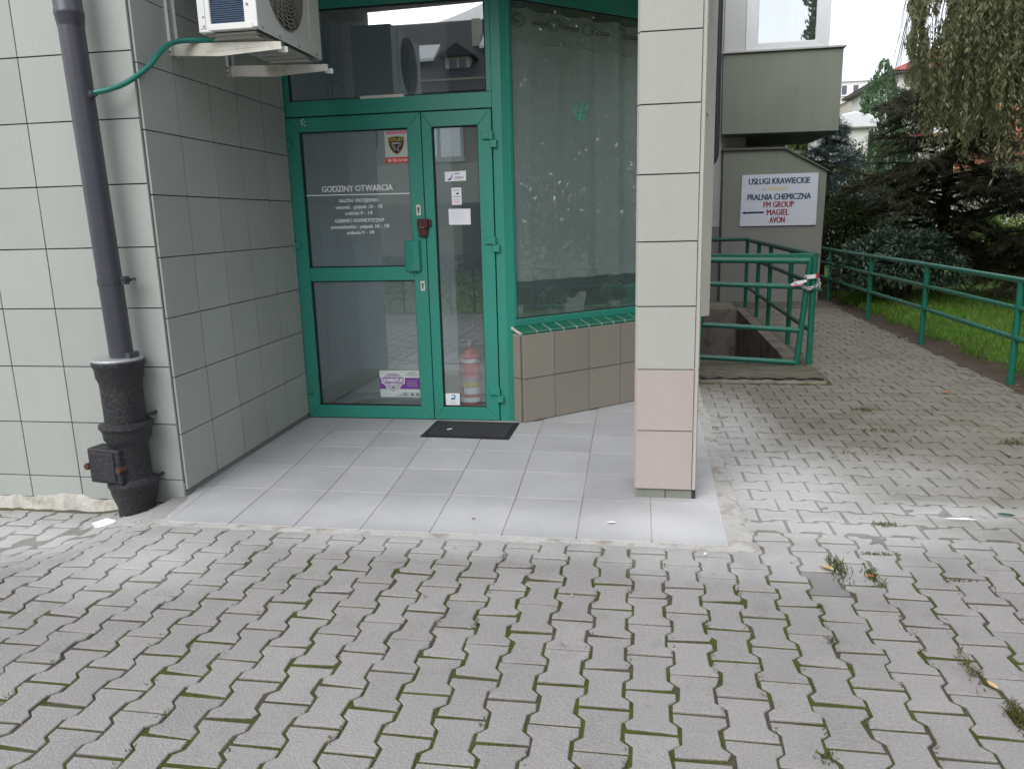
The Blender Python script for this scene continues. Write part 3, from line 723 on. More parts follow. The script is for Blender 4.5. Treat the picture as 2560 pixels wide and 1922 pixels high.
b = MB(); b.tube([(-2.1 + .14 * math.cos(t), 5.97 + .06 * math.sin(t), .011) for t in np.linspace(0, 6.28, 20)], .006, 5); b.tube([(-1.86 + .2 * math.cos(t), 5.9 + .07 * math.sin(t), .011) for t in np.linspace(0, 6.28, 22)], .006, 5); b.build('swirl_pattern', 'int_tiles_d', im)

# ================================================================== ENTRANCE DOOR
YD = 5.600
frD = Fr((0, YD, 0), (1, 0, 0))              # u = world x, d towards the porch
door = thing('entrance_door', 'green aluminium double door with glass panes and transom', 'door', (-1.8, YD, 0))
def member(name, u0, z0, u1, z1, d0, d1, parent, m='green', bev=.003):
    b = MB(frD); b.box((u0, d0, z0), (u1, d1, z1)); return b.build(name, m, parent, bevel=bev)
def mitred(fr, u0, z0, u1, z1, w, d0, d1, parent, name='stile', m='green', sides='LRTB', ws=None):
    """four mitred members with a hairline joint at each corner"""
    wl_, wr_, wt, wb = ws or (w, w, w, w); g_ = .0008
    P = {'L': [(u0, z0), (u0 + wl_, z0 + wb + g_), (u0 + wl_, z1 - wt - g_), (u0, z1)],
         'R': [(u1, z0), (u1, z1), (u1 - wr_, z1 - wt - g_), (u1 - wr_, z0 + wb + g_)],
         'T': [(u0 + g_, z1), (u0 + wl_ + g_, z1 - wt), (u1 - wr_ - g_, z1 - wt), (u1 - g_, z1)],
         'B': [(u0 + g_, z0), (u1 - g_, z0), (u1 - wr_ - g_, z0 + wb), (u0 + wl_ + g_, z0 + wb)]}
    out = []
    for k in sides:
        b = MB(fr); b.prism(P[k], d0, d1, 1); out.append(b.build('stile' if k in 'LR' else 'rail', m, parent, bevel=.002))
    return out
# outer frame
fr_ = member('door_frame', -2.625, .0, -2.598, 3.43, -.05, .018, door)
member('frame_post', -1.043, .0, -.972, 3.43, -.05, .020, fr_)
member('transom_rail', -2.598, 2.278, -1.043, 2.386, -.05, .016, fr_)
member('top_rail', -2.598, 3.0, -1.043, 3.43, -.05, .016, fr_)
member('frame_stile', -2.598, 2.386, -2.556, 3.0, -.05, .013, fr_)
member('frame_stile', -1.082, 2.386, -1.043, 3.0, -.05, .013, fr_)
# corner post turning into the slanted window
b = MB(); b.prism([(-.972, 5.58), (-.930, 5.600), (-.905, 5.63), (-.93, 5.67), (-.972, 5.66)], 0, 3.43, 2); b.build('corner_post', 'green', fr_, bevel=.002)
member('header_shadow_gap', -2.598, 2.270, -1.043, 2.278, -.03, .004, fr_, 'gasket', 0)
def pane(u0, z0, u1, z1, parent, d=-.012, m='glass_door', fr=None, th=.02):
    b = MB(fr or frD); i = [b.pt(p) for p in ((u0, d, z0), (u1, d, z0), (u1, d, z1), (u0, d, z1))]; b.face(i)
    return b.build('glass_pane', m, parent)
def gasket(u0, z0, u1, z1, parent, w=.007, d0=-.014, d1=.006, fr=None):
    b = MB(fr or frD)
    b.box((u0, d0, z0), (u0 + w, d1, z1)); b.box((u1 - w, d0, z0), (u1, d1, z1)); b.box((u0 + w, d0, z0), (u1 - w, d1, z0 + w)); b.box((u0 + w, d0, z1 - w), (u1 - w, d1, z1))
    return b.build('gasket', 'gasket', parent)
pane(-2.556, 2.386, -1.082, 3.0, door, m='glass_transom').name = 'transom_glass'
gasket(-2.556, 2.386, -1.082, 3.0, door)
o = member('transom_tag', -2.01, 2.380, -1.680, 2.400, .001, .019, door, 'key', .001)
# leaves
def leaf(u0, u1, panes, ws, label=None):
    L_ = bpy.data.objects.new('door_leaf', None); COL.objects.link(L_); adopt(L_, door)
    if label: L_['label'] = label
    mitred(frD, u0, .006, u1, 2.268, .1, -.045, .026, L_, ws=ws)
    for (a, z0, c_, z1) in panes: pane(a, z0, c_, z1, L_); gasket(a, z0, c_, z1, L_)
    return L_
la = leaf(-2.592, -1.566, [(-2.497, 1.180, -1.668, 2.168), (-2.497, .102, -1.668, 1.076)], (.095, .102, .1, .096), 'wide door leaf with opening hours')
member('rail', -2.496, 1.077, -1.669, 1.179, -.04, .025, la)
lb = leaf(-1.560, -1.050, [(-1.488, .102, -1.150, 2.166)], (.072, .1, .102, .096), 'narrow door leaf')
member('meeting_gap', -1.566, .006, -1.560, 2.268, -.03, .012, door, 'gasket', 0)
def hinge(u0, z0, parent, flip):
    b = MB(frD)
    if not flip:
        b.box((u0 + .022, .026, z0 + .048), (u0 + .086, .045, z0 + .098)); b.box((u0, .022, z0 + .046), (u0 + .036, .052, z0 + .10)); b.box((u0 + .004, .020, z0), (u0 + .040, .048, z0 + .044))
    else:
        b.box((u0, .026, z0 + .058), (u0 + .062, .046, z0 + .105)); b.box((u0 + .052, .024, z0 + .054), (u0 + .080, .052, z0 + .112)); b.box((u0 + .058, .022, z0), (u0 + .106, .050, z0 + .052))
    o = b.build('hinge', 'green', parent, bevel=.003)
    b = MB(frD); w = (u0 + .01) if not flip else (u0 + .085)
    for zz in (.015, .032): b.box((w, .048, z0 + zz), (w + .012, .0525, z0 + zz + .008))
    return o
for z0 in (2.012, 1.280, .150): hinge(-2.632, z0, la, False)
for z0 in (2.006, 1.275, .148): hinge(-1.118, z0, lb, True)
# worn-off pull handle housing, key plates, hasp box
b = MB(frD); prf = [(-1.731, .026), (-1.731, .040), (-1.700, .052), (-1.660, .064), (-1.632, .066), (-1.614, .058), (-1.604, .026)]
b.prism([(p[0], p[1]) for p in prf], 1.147, 1.371, 2); b.build('handle', 'green', la, bevel=.004)
b = MB(frD); b.box((-1.70, .052, 1.145), (-1.62, .058, 1.150)); b.build('handle_lip', 'green', la)
def keyplate(u0, z0, u1, z1, parent):
    b = MB(frD); b.box((u0, .026, z0), (u1, .031, z1)); o = b.build('key_plate', 'key', parent, bevel=.0015)
    uc, zc = (u0 + u1) / 2, (z0 + z1) / 2
    k = [(uc + .008 * math.cos(t), zc + .012 + .010 * math.sin(t)) for t in np.linspace(-.9, 4.04, 10)] + [(uc - .004, zc - .022), (uc + .004, zc - .022)]
    b = MB(frD); b.prism(k, .031, .0325, 1); b.build('keyhole', 'black', parent)
keyplate(-1.6275, 1.549, -1.5935, 1.626, la); keyplate(-1.622, .998, -1.589, 1.070, la)
hb = bpy.data.objects.new('hasp_lock', None); COL.objects.link(hb); adopt(hb, door)
b = MB(frD); b.box((-1.617, .027, 1.456), (-1.537, .068, 1.525)); b.build('lock_cover', 'hasp', hb, bevel=.004)
b = MB(frD); b.box((-1.613, .027, 1.399), (-1.546, .058, 1.456)); b.build('lock_body', 'hasp', hb, bevel=.004)
b = MB(frD); b.box((-1.543, .027, 1.470), (-1.518, .046, 1.517)); b.build('staple', 'hasp', hb, bevel=.002)
b = MB(frD); b.box((-1.595, .058, 1.459), (-1.583, .0695, 1.4635)); b.box((-1.577, .058, 1.459), (-1.566, .0695, 1.4635)); b.build('bright_scratch', 'chain', hb)
# scraped-off lettering on the top rail of the wide leaf
b = MB(frD)
for k in range(80):
    u = -2.47 + .66 * k / 80 + random.uniform(-.008, .008); z = 2.222 + random.uniform(-.018, .018) + .006
    w = random.uniform(.003, .010) * (1 if k > 7 else 1.3); h_ = random.uniform(.003, .014)
    if k > 8 and random.random() < .35: continue
    a = random.uniform(-.8, .8)
    q = [(u + w * x * math.cos(a) - h_ * y * math.sin(a), z + w * x * math.sin(a) + h_ * y * math.cos(a)) for x, y in ((-.5, -.5), (.5, -.4), (.4, .5), (-.5, .4))]
    i_ = [b.pt((p[0], .0266, p[1])) for p in q]; b.face(i_)
MT['scrape'] = mat('paint_scrape', (.09, .33, .26), rough=.7, var=.3, vs=14, bump=0, col2=(.03, .27, .19), c2s=30)
b.build('scraped_lettering', 'scrape', la)
b = MB(frD)
for u, z, w, h_ in ((-2.475, 2.245, .012, .006), (-2.466, 2.222, .008, .014), (-2.452, 2.212, .014, .006), (-2.446, 2.238, .010, .004), (-2.458, 2.252, .005, .012)): b.box((u, .026, z), (u + w, .0268, z + h_))
b.build('bare_scrape', 'white', la)

# ---- opening hours lettering (white vinyl on the glass)
GD = -.0105
hours = thing('opening_hours', 'white opening hours lettering on the wide door leaf glass', 'lettering', (-2.1, YD, 1.42))
text_mesh('GODZINY OTWARCIA', frD, -2.0865, 1.738, .043, 'white_ink', 'heading', hours, width=.552, heavy=.0016, d=GD)
flat(frD, [(-2.4955, 1.7135), (-1.670, 1.7065), (-1.670, 1.7135), (-2.4955, 1.7205)], 'rule_line', 'white_ink', hours, d=GD)
for t_, u, z, cap, w in (('SALON  FRYZJERSKI', -2.083, 1.659, .025, .306), ('wtorek - piątek 10 - 18', -2.083, 1.612, .026, .365), ('sobota 9 - 14', -2.085, 1.567, .026, .211),
                         ('GABINET KOSMETYCZNY', -2.083, 1.513, .025, .388), ('poniedziałek - piątek 10 - 18', -2.083, 1.468, .026, .452), ('sobota 9 - 14', -2.082, 1.424, .026, .211)):
    text_mesh(t_, frD, u, z, cap, 'white_ink', 'text_line', hours, width=w, heavy=.0010, d=GD)

# ---- alarm company sticker, top right of the wide pane
st = thing('shield_sticker', 'white security sticker with brown shield reading SOLID on door glass', 'sticker', (-1.765, YD, 1.93))
flat(frD, rect(-1.853, 1.929, -1.672, 2.152), 'sheet', 'pale_print', st, d=GD)
flat(frD, [(-1.840, 2.131), (-1.690, 2.131), (-1.682, 2.147), (-1.834, 2.147)], 'top_stripe', 'pinkred', st, d=GD + .0008)
flat(frD, rect(-1.853, 1.929, -1.672, 1.970), 'phone_band', 'red', st, d=GD + .0008)
text_mesh('58 302 64 64', frD, -1.762, 1.939, .020, 'white_ink', 'phone_number', st, width=.148, bold=.012, d=GD + .0018)
def shield(uc, zt, w, h):
    L_ = [(0, 0), (.5, -.05), (.5, -.30), (.46, -.52), (.36, -.72), (.20, -.89), (0, -1)]
    R_ = [(-x, y) for x, y in L_[1:-1]][::-1]
    return [(uc + x * w, zt + y * h) for x, y in L_ + R_]
flat(frD, shield(-1.764, 2.117, .124, .132), 'shield_rim', 'gold', st, d=GD + .0010)
flat(frD, shield(-1.764, 2.113, .112, .122), 'shield_field', 'brown', st, d=GD + .0018)
text_mesh('SOLID', frD, -1.764, 2.082, .0215, 'gold', 'shield_name', st, width=.098, heavy=.0012, d=GD + .0030)
flat(frD, [(-1.806, 2.068), (-1.79, 2.073), (-1.74, 2.072), (-1.722, 2.066), (-1.736, 2.063), (-1.79, 2.062)], 'wing', 'silver', st, d=GD + .0028)
for k in range(4):
    u = -1.803 + .006 * k; z = 2.055 - .011 * k
    flat(frD, [(u, z), (u + .020, z + .004), (u + .022, z + .0005), (u + .004, z - .006)], 'feather', 'silver', st, d=GD + .0028)
arc = [(-1.729 - .028 * math.cos(t), 2.028 + .028 * math.sin(t)) for t in np.linspace(-.9, 1.5, 9)]; arc2 = [(-1.729 - .022 * math.cos(t), 2.028 + .022 * math.sin(t)) for t in np.linspace(-.9, 1.5, 9)]
flat(frD, arc + arc2[::-1], 'head_arc', 'silver', st, d=GD + .0028)

# ---- security company sticker, bottom right of the lower pane
st = thing('security_sticker', 'purple and white security sticker reading JUWENTUS at the bottom of door glass', 'sticker', (-1.84, YD, .168))
flat(frD, rect(-2.002, .168, -1.679, .380), 'sheet', 'pale_print', st, d=GD)
flat(frD, rect(-2.002, .233, -1.679, .323), 'purple_band', 'purple', st, d=GD + .0008)
sh = [(-1.972, .330), (-1.952, .352), (-1.93, .362), (-1.893, .367), (-1.856, .362), (-1.834, .352), (-1.816, .330), (-1.802, .326), (-1.806, .276), (-1.826, .268), (-1.848, .238), (-1.872, .216), (-1.895, .204), (-1.918, .216), (-1.942, .238), (-1.962, .268), (-1.982, .276), (-1.986, .326)]
flat(frD, [(-1.894 + (u + 1.894) * 1.05, .285 + (z - .285) * 1.05) for u, z in sh], 'shield_rim', 'white', st, d=GD + .0014)
flat(frD, sh, 'shield', 'silver', st, d=GD + .0022)
flat(frD, [(-1.978, .322), (-1.810, .322), (-1.814, .282), (-1.974, .282)], 'name_band', 'purple', st, d=GD + .0030)
text_mesh('JUWENTUS', frD, -1.894, .289, .027, 'white', 'shield_name', st, width=.158, heavy=.0016, d=GD + .0040)
text_mesh('OCHRONA', frD, -1.894, .338, .013, 'purple', 'shield_top', st, width=.085, bold=.012, d=GD + .0030)
flat(frD, [(-1.916, .270), (-1.872, .273), (-1.872, .2765), (-1.916, .2735)], 'shield_sub', 'white', st, d=GD + .0030)
star = [(-1.894 + (.012 if k % 2 == 0 else .005) * math.sin(k * math.pi / 5), .245 + (.012 if k % 2 == 0 else .005) * math.cos(k * math.pi / 5)) for k in range(10)]
flat(frD, star, 'star', 'black', st, d=GD + .0030)
text_mesh('OBIEKT', frD, -1.738, .357, .010, 'black', 'object_text', st, width=.066, bold=.008, d=GD + .0012)
text_mesh('CHRONIONY', frD, -1.738, .341, .010, 'black', 'object_text', st, width=.10, bold=.008, d=GD + .0012)
for k in range(4): flat(frD, rect(-1.782, .298 - k * .0145, -1.782 + (.09, .075, .085, .083)[k], .3010 - k * .0145), 'small_print', 'silver', st, d=GD + .0018)
text_mesh('058', frD, -1.838, .182, .014, 'black', 'phone_prefix', st, width=.030, bold=.004, d=GD + .0012)
text_mesh('321 26 26', frD, -1.752, .182, .023, 'black', 'phone_number', st, width=.132, heavy=.0014, d=GD + .0012)
flat(frD, rect(-1.885, .1745, -1.684, .1765), 'web_line', 'black', st, d=GD + .0012)

# ---- paper notices on the narrow pane
nt_ = thing('logo_notice', 'white card with purple shoe-like logo on the narrow door pane', 'notice', (-1.33, YD, 1.785))
flat(frD, [(-1.411, 1.785), (-1.254, 1.788), (-1.253, 1.857), (-1.411, 1.853)], 'card', 'paper', nt_, d=GD)
flat(frD, [(-1.396, 1.793), (-1.372, 1.793), (-1.361, 1.806), (-1.355, 1.828), (-1.353, 1.849), (-1.358, 1.832), (-1.367, 1.812), (-1.384, 1.803)], 'logo', 'purple', nt_, d=GD + .0008)
def scrawl(u0, u1, z, h_, m, parent, n=26, d=GD + .001, r_=.0011):
    b = MB(frD); b.tube([(u0 + (u1 - u0) * k / n + .3 * h_ * math.sin(k * 2.1), d, z + h_ * .5 * math.sin(k * 1.7 + .5 * math.sin(k)) ) for k in range(n + 1)], r_, 4, False); b.build('handwriting', m, parent)
scrawl(-1.340, -1.300, 1.839, .014, 'black', nt_, 16); scrawl(-1.338, -1.270, 1.812, .015, 'black', nt_, 24); 
flat(frD, [(-1.334, 1.796), (-1.285, 1.799), (-1.285, 1.8005), (-1.334, 1.7975)], 'underline', 'black', nt_, d=GD + .0008)
nt_ = thing('narrow_notice', 'small upright notice with black scrawl and pink lines on narrow pane', 'notice', (-1.33, YD, 1.618))
flat(frD, rect(-1.366, 1.618, -1.293, 1.740), 'card', 'paper', nt_, d=GD)
scrawl(-1.355, -1.305, 1.722, .012, 'black', nt_, 14); scrawl(-1.352, -1.303, 1.676, .013, 'black', nt_, 15)
flat(frD, [(-1.336, 1.695), (-1.322, 1.690), (-1.312, 1.697), (-1.312, 1.706), (-1.326, 1.703)], 'ink_blot', 'black', nt_, d=GD + .0008)
scrawl(-1.354, -1.304, 1.652, .010, 'pinkred', nt_, 16); flat(frD, rect(-1.352, 1.638, -1.306, 1.6405), 'pink_line', 'pinkred', nt_, d=GD + .0008); flat(frD, rect(-1.348, 1.628, -1.308, 1.6305), 'pink_line', 'pinkred', nt_, d=GD + .0008)
nt_ = thing('blank_notice', 'pale sheet of paper taped below the two notices on narrow pane', 'notice', (-1.31, YD, 1.476))
flat(frD, [(-1.394, 1.477), (-1.231, 1.475), (-1.230, 1.589), (-1.394, 1.591)], 'sheet', 'paper', nt_, d=GD)
for k in range(6): flat(frD, rect(-1.375, 1.565 - k * .014, -1.375 + random.uniform(.06, .125), 1.5662 - k * .014), 'faint_line', 'fade', nt_, d=GD + .0008)
nt_ = thing('corner_sticker', 'white rounded sticker with blue emblem in the lower corner of narrow pane', 'sticker', (-1.42, YD, .111))
def rrect(u0, z0, u1, z1, r_): 
    return [(cx_0 + r_ * math.cos(t), cz_0 + r_ * math.sin(t)) for cx_0, cz_0, a0 in ((u1 - r_, z1 - r_, 0), (u0 + r_, z1 - r_, 1.57), (u0 + r_, z0 + r_, 3.14), (u1 - r_, z0 + r_, 4.71)) for t in np.linspace(a0, a0 + 1.57, 5)]
flat(frD, rrect(-1.4785, .1105, -1.366, .2035, .008), 'sheet', 'white', nt_, d=GD)
flat(frD, [(-1.437, .155), (-1.402, .155), (-1.396, .190), (-1.428, .193), (-1.432, .186), (-1.408, .183), (-1.411, .173), (-1.431, .170)], 'emblem', 'cyan', nt_, d=GD + .0008)
flat(frD, [(-1.437, .155), (-1.402, .155), (-1.401, .160), (-1.436, .160)], 'emblem_base', 'navy', nt_, d=GD + .0016)
b = MB(frD); b.tube([(-1.476 + .108 * k / 12, GD + .001, .150 - .006 * math.sin(k / 12 * 3.14)) for k in range(13)], .0008, 4); b.build('arc_line', 'fade', nt_)
flat(frD, rect(-1.443, .133, -1.397, .136), 'small_print', 'fade', nt_, d=GD + .0008); flat(frD, rect(-1.442, .121, -1.398, .125), 'small_print', 'silver', nt_, d=GD + .0008)

# ================================================================== SLANTED SHOP WINDOW
W0 = Vector((-.93, 5.600, 0)); frW = Fr(W0, T45)
win = thing('shop_window', 'large slanted shop window in a green frame with curtain behind', 'window', (-.4, 6.1, .72))
UE = 1.80
for nm, u0, z0, u1, z1 in (('bottom_rail', .0, .722, UE, .776), ('side_stile', -.002, .776, .030, 2.99), ('top_rail', .0, 2.99, UE, 3.43), ('side_stile', UE - .05, .776, UE, 2.99)):
    b = MB(frW); b.box((u0, -.05, z0), (u1, .012, z1)); b.build(nm, 'green', win, bevel=.003)
pane(.030, .776, UE - .05, 2.99, win, d=-.014, m='glass_bay', fr=frW)
gasket(.030, .776, UE - .05, 2.99, win, fr=frW, w=.006)
# remains of lettering on the top rail
b = MB(frW)
for k in range(34):
    u = .74 + .36 * k / 34; z = 3.066 + random.uniform(-.014, .014)
    if k % 9 == 4: continue
    w, h_ = random.uniform(.004, .012), random.uniform(.004, .010)
    b.box((u, .0121, z), (u + w, .0128, z + h_))
b.build('scraped_lettering', 'scrape', win)
bf = thing('butterfly_sticker', 'small green butterfly sticker on the slanted shop window', 'sticker', frW((.66, 0, 2.22)))
MT['bfly'] = mat('butterfly_green', (.04, .42, .30), rough=.5, bump=0)
def strip(pts, w, name, m, parent, fr, d):
    b = MB(fr); b.tube([(p[0], d, p[1]) for p in pts], w, 4, False); return b.build(name, m, parent)
strip([(.652, 2.300), (.630, 2.322), (.596, 2.336), (.604, 2.300), (.622, 2.272), (.650, 2.280), (.618, 2.262), (.626, 2.232), (.645, 2.216), (.655, 2.250)], .0052, 'wing', 'bfly', bf, frW, -.012)
strip([(.664, 2.300), (.690, 2.338), (.722, 2.356), (.726, 2.312), (.706, 2.282), (.668, 2.276), (.704, 2.268), (.712, 2.246), (.690, 2.230), (.664, 2.250)], .0052, 'wing', 'bfly', bf, frW, -.012)
strip([(.610, 2.318), (.640, 2.30), (.622, 2.29)], .003, 'wing_vein', 'bfly', bf, frW, -.012); strip([(.712, 2.335), (.69, 2.305), (.712, 2.298)], .003, 'wing_vein', 'bfly', bf, frW, -.012)
strip([(.658, 2.305), (.659, 2.225)], .006, 'body', 'bfly', bf, frW, -.012)
# ledge, pots, decorations behind the glass
ledge = thing('window_ledge', None, None, frW((.9, -.2, .70))); tag(ledge, kind='structure')
b = MB(frW); b.box((.02, -.42, .70), (UE, -.052, .752)); b.build('ledge_board', 'int_wall', ledge, bevel=.004)
b = MB(frW); b.box((.02, -.46, .0), (UE, -.42, .752)); b.build('ledge_front', 'int_wall', ledge)
def pot_plant(u, d, h, r_top, label):
    p = thing('potted_plant', label, 'potted plant', frW((u, d, .752)), 'potted plants behind the shop window')
    c_ = frW((u, d, .752)); b = MB(); b.lathe(c_, [(r_top * .72, 0), (r_top * .8, .02), (r_top, h - .008), (r_top * 1.03, h), (r_top * .9, h), (r_top * .85, h - .02)], 20)
    b.build('pot', 'ceramic', p, smooth=True)
    n = 900; v = rng.normal(size=(n, 3)); v /= np.linalg.norm(v, axis=1, keepdims=True); rr = rng.random(n)[:, None] ** .45
    C_ = np.array(c_) + np.array([0, 0, h + .065]) + v * rr * np.array([.118, .118, .088])
    leaves('foliage', C_, v + rng.normal(size=(n, 3)) * .7, .032, .013, MT['flower'], p)
    n = 40; v = rng.normal(size=(n, 3)); v /= np.linalg.norm(v, axis=1, keepdims=True); v[:, 2] = abs(v[:, 2])
    C_ = np.array(c_) + np.array([0, 0, h + .07]) + v * np.array([.11, .11, .085])
    leaves('blossom', C_, v, .018, .014, MT['white'], p)
    b = MB()
    for k in range(9):
        t = k * .7; b.tube([c_ + Vector((0, 0, h - .02)), c_ + Vector((.05 * math.cos(t), .05 * math.sin(t), h + .07))], .0022, 4, False)
    b.build('stem', 'flower', p); return p
pot_plant(.475, -.14, .066, .046, 'leafy plant in white pot left of the butterfly figure')
pot_plant(1.115, -.14, .082, .058, 'leafy plant in white pot at the right end of ledge')
wp = thing('white_pot', 'white pot with dark leaves in the left corner of window ledge', 'pot', frW((.095, -.12, .752)))
b = MB(); b.lathe(frW((.105, -.12, .752)), [(.045, 0), (.05, .02), (.062, .105), (.064, .11), (.055, .11)], 20); b.build('pot', 'ceramic', wp, smooth=True)
bfly = thing('butterfly_figure', 'white butterfly-shaped figure standing on the ledge between plants', 'figurine', frW((.70, -.16, .752)))
pts = [(-.095, .005), (-.100, .06), (-.118, .10), (-.128, .145), (-.105, .155), (-.06, .132), (-.015, .118), (.035, .128), (.07, .158), (.10, .168), (.128, .160), (.122, .115), (.105, .07), (.098, .005)]
b = MB(frW); b.prism([(.70 + x, .752 + z) for x, z in pts], -.19, -.15, 1); b.build('wings', 'ceramic', bfly, bevel=.006, seg=2, smooth=True)
b = MB(frW); b.box((.62, -.20, .752), (.78, -.13, .765)); b.build('foot', 'ceramic', bfly, bevel=.004)
yl = thing('orange_bowl', 'small orange bowl on the ledge beside the right plant', 'bowl', frW((.965, -.14, .752)))
b = MB(); b.lathe(frW((.965, -.14, .752)), [(.028, 0), (.046, .02), (.052, .045), (.046, .048), (.040, .03)], 18); b.build('bowl', 'orange', yl, smooth=True)
b = MB(frW); b.box((1.21, -.36, .752), (1.62, -.33, .93)); o = b.build('glass_panel', MT['bfly'], None); tag(o, 'pale green panel leaning behind the right plant', 'panel')
# curtain on a rod
cur = thing('curtain', 'sheer white eyelet curtain hanging behind the shop window', 'curtain', frW((.8, -.5, 2.9)))
def sheet(u0, u1, z0, z1, name, m, d0=-.33, amp=.03, per=.30, dz=0):
    n = int((u1 - u0) / .02); b = MB(frW); rows_ = 8; idx = []
    for j in range(rows_ + 1):
        z = z0 + (z1 - z0) * j / rows_
        idx.append([b.pt((u0 + (u1 - u0) * k / n, d0 + (amp * math.sin(2 * math.pi * (u0 + (u1 - u0) * k / n) / per) + .012 * math.sin(k * .31 + j * .2)) * (1 if j else 1), z)) for k in range(n + 1)])
    for j in range(rows_):
        for k in range(n): b.face((idx[j][k], idx[j][k + 1], idx[j + 1][k + 1], idx[j + 1][k]))
    return b.build(name, m, cur, smooth=True)
sheet(.05, 1.75, 1.02, 2.80, 'curtain_panel', 'curtain')
sheet(.05, 1.75, 2.80, 3.03, 'heading_band', 'curtain_top')
for k in range(6):
    u = .30 + k * .335
    b = MB(frW); b.tube([(u + .042 * math.cos(t), -.288 + .02 * math.cos(t), 2.94 + .042 * math.sin(t)) for t in np.linspace(0, 6.28, 17)], .009, 6, False); b.build('eyelet', 'zinc', cur, smooth=True)
b = MB(frW); b.tube([(.02, -.33, 2.94), (1.76, -.33, 2.94)], .014, 8); b.build('curtain_rod', 'grille', cur, smooth=True)

# ================================================================== DRAINPIPE
dp = thing('drainpipe', 'black drainpipe with cast-iron foot on the left tiled wall', 'drainpipe', (-2.775, 3.66, -.13))
PY = 3.66
pa, pb = Vector((-2.803, PY, 3.3)), Vector((-2.747, PY, .82))
def ax(z): return pa.lerp(pb, (3.3 - z) / (3.3 - .82))
b = MB(); b.tube([ax(z) for z in (3.3, 2.6, 2.0, 1.4, .82)], .0605, 24); b.build('plastic_pipe', 'plastic', dp, smooth=True)
b = MB(); b.tube([ax(2.75), ax(2.56), ax(2.555), ax(2.535), ax(2.53), ax(2.512), ax(2.505), ax(2.485)], [.066, .066, .069, .069, .0665, .0665, .064, .0615], 24); b.build('pipe_socket', 'plastic', dp, smooth=True)
b = MB(); b.tube([ax(1.252), ax(1.222)], .0635, 24); b.box((-2.70, 3.655, 1.218), (-2.665, 3.69, 1.262)); b.tube([(-2.69, 3.66, 1.24), (-2.70, 3.80, 1.24)], .007, 6); b.build('pipe_clamp', 'plastic', dp, smooth=True)
b = MB(); b.tube([(-2.667, 3.648, 1.24), (-2.667, 3.70, 1.24)], .009, 8); b.build('clamp_bolt', 'iron_rust', dp)
b = MB(); b.tube([(-2.689, PY - .02, 2.17), (-2.745, PY, 2.15)], [.019, .022], 10); b.build('inlet_nipple', 'plastic', dp, smooth=True)
IX = -2.775
b = MB(); b.lathe((IX, PY, 0), [(.03, .835), (.126, .828), (.130, .822), (.128, .814)], 30); b.build('zinc_cover', 'zinc', dp, smooth=True)
b = MB(); b.lathe((IX, PY, 0), [(.124, .818), (.132, .812), (.133, .795), (.122, .775), (.120, .73), (.108, .70), (.106, .66), (.105, .48), (.118, .475), (.138, .468), (.140, .452), (.130, .440), (.124, .425), (.122, .39), (.108, .365), (.098, .345), (.098, .16), (.115, .145), (.132, .138), (.134, .120), (.124, .105), (.119, .07), (.108, .03), (.098, .0), (.094, -.14)], 32, tilt=(.0, 0)); b.build('iron_pipe', 'iron', dp, smooth=True)
hz = MB(); A0 = Vector((-2.865, 3.563, .0)); tdir = Vector((.985, -.17, 0)).normalized()
frH = Fr(A0, tdir)
hz = MB(frH); hz.box((-.105, -.10, .148), (.115, .012, .342)); hatch = hz.build('inspection_hatch', 'iron_rust', dp, bevel=.008)
b = MB(frH); b.box((-.09, .012, .165), (.085, .020, .325)); b.build('hatch_plate', 'iron_rust', hatch, bevel=.004)
for u, z in ((-.112, .238), (.108, .232)):
    b = MB(frH); b.tube([(u, -.03, z), (u, .022, z)], .020, 6); b.build('hatch_bolt', 'rust', hatch, bevel=.002)
b = MB(); b.tube([(-2.668, 3.70, .50), (-2.672, 3.80, .50)], .009, 6); b.build('wall_hook', 'iron', dp)
b = MB(); b.tube([(-2.672, 3.70, .14), (-2.676, 3.80, .14)], .009, 6); b.build('wall_hook', 'iron', dp)
b = MB(); b.box((-2.70, 3.62, .80), (-2.672, 3.70, .86)); b.build('cover_tab', 'plastic', dp)

# white cement blob at the pipe foot
cb = thing('cement_lump', 'white cement lump at the foot of black drainpipe', 'cement', (-2.86, 3.50, -.1))
b = MB(); n = 14; ring0 = []; c_i = b.pt((-2.86, 3.515, gz(-2.86, 3.5) + .028))
for k in range(n):
    t = 2 * math.pi * k / n; r_ = .085 + random.uniform(-.02, .02); ring0.append(b.pt((-2.86 + r_ * math.cos(t), 3.515 + r_ * .65 * math.sin(t), gz(-2.86, 3.5) - .008)))
for k in range(n): b.face((c_i, ring0[k], ring0[(k + 1) % n]))
b.build('lump', 'white', cb, smooth=True)

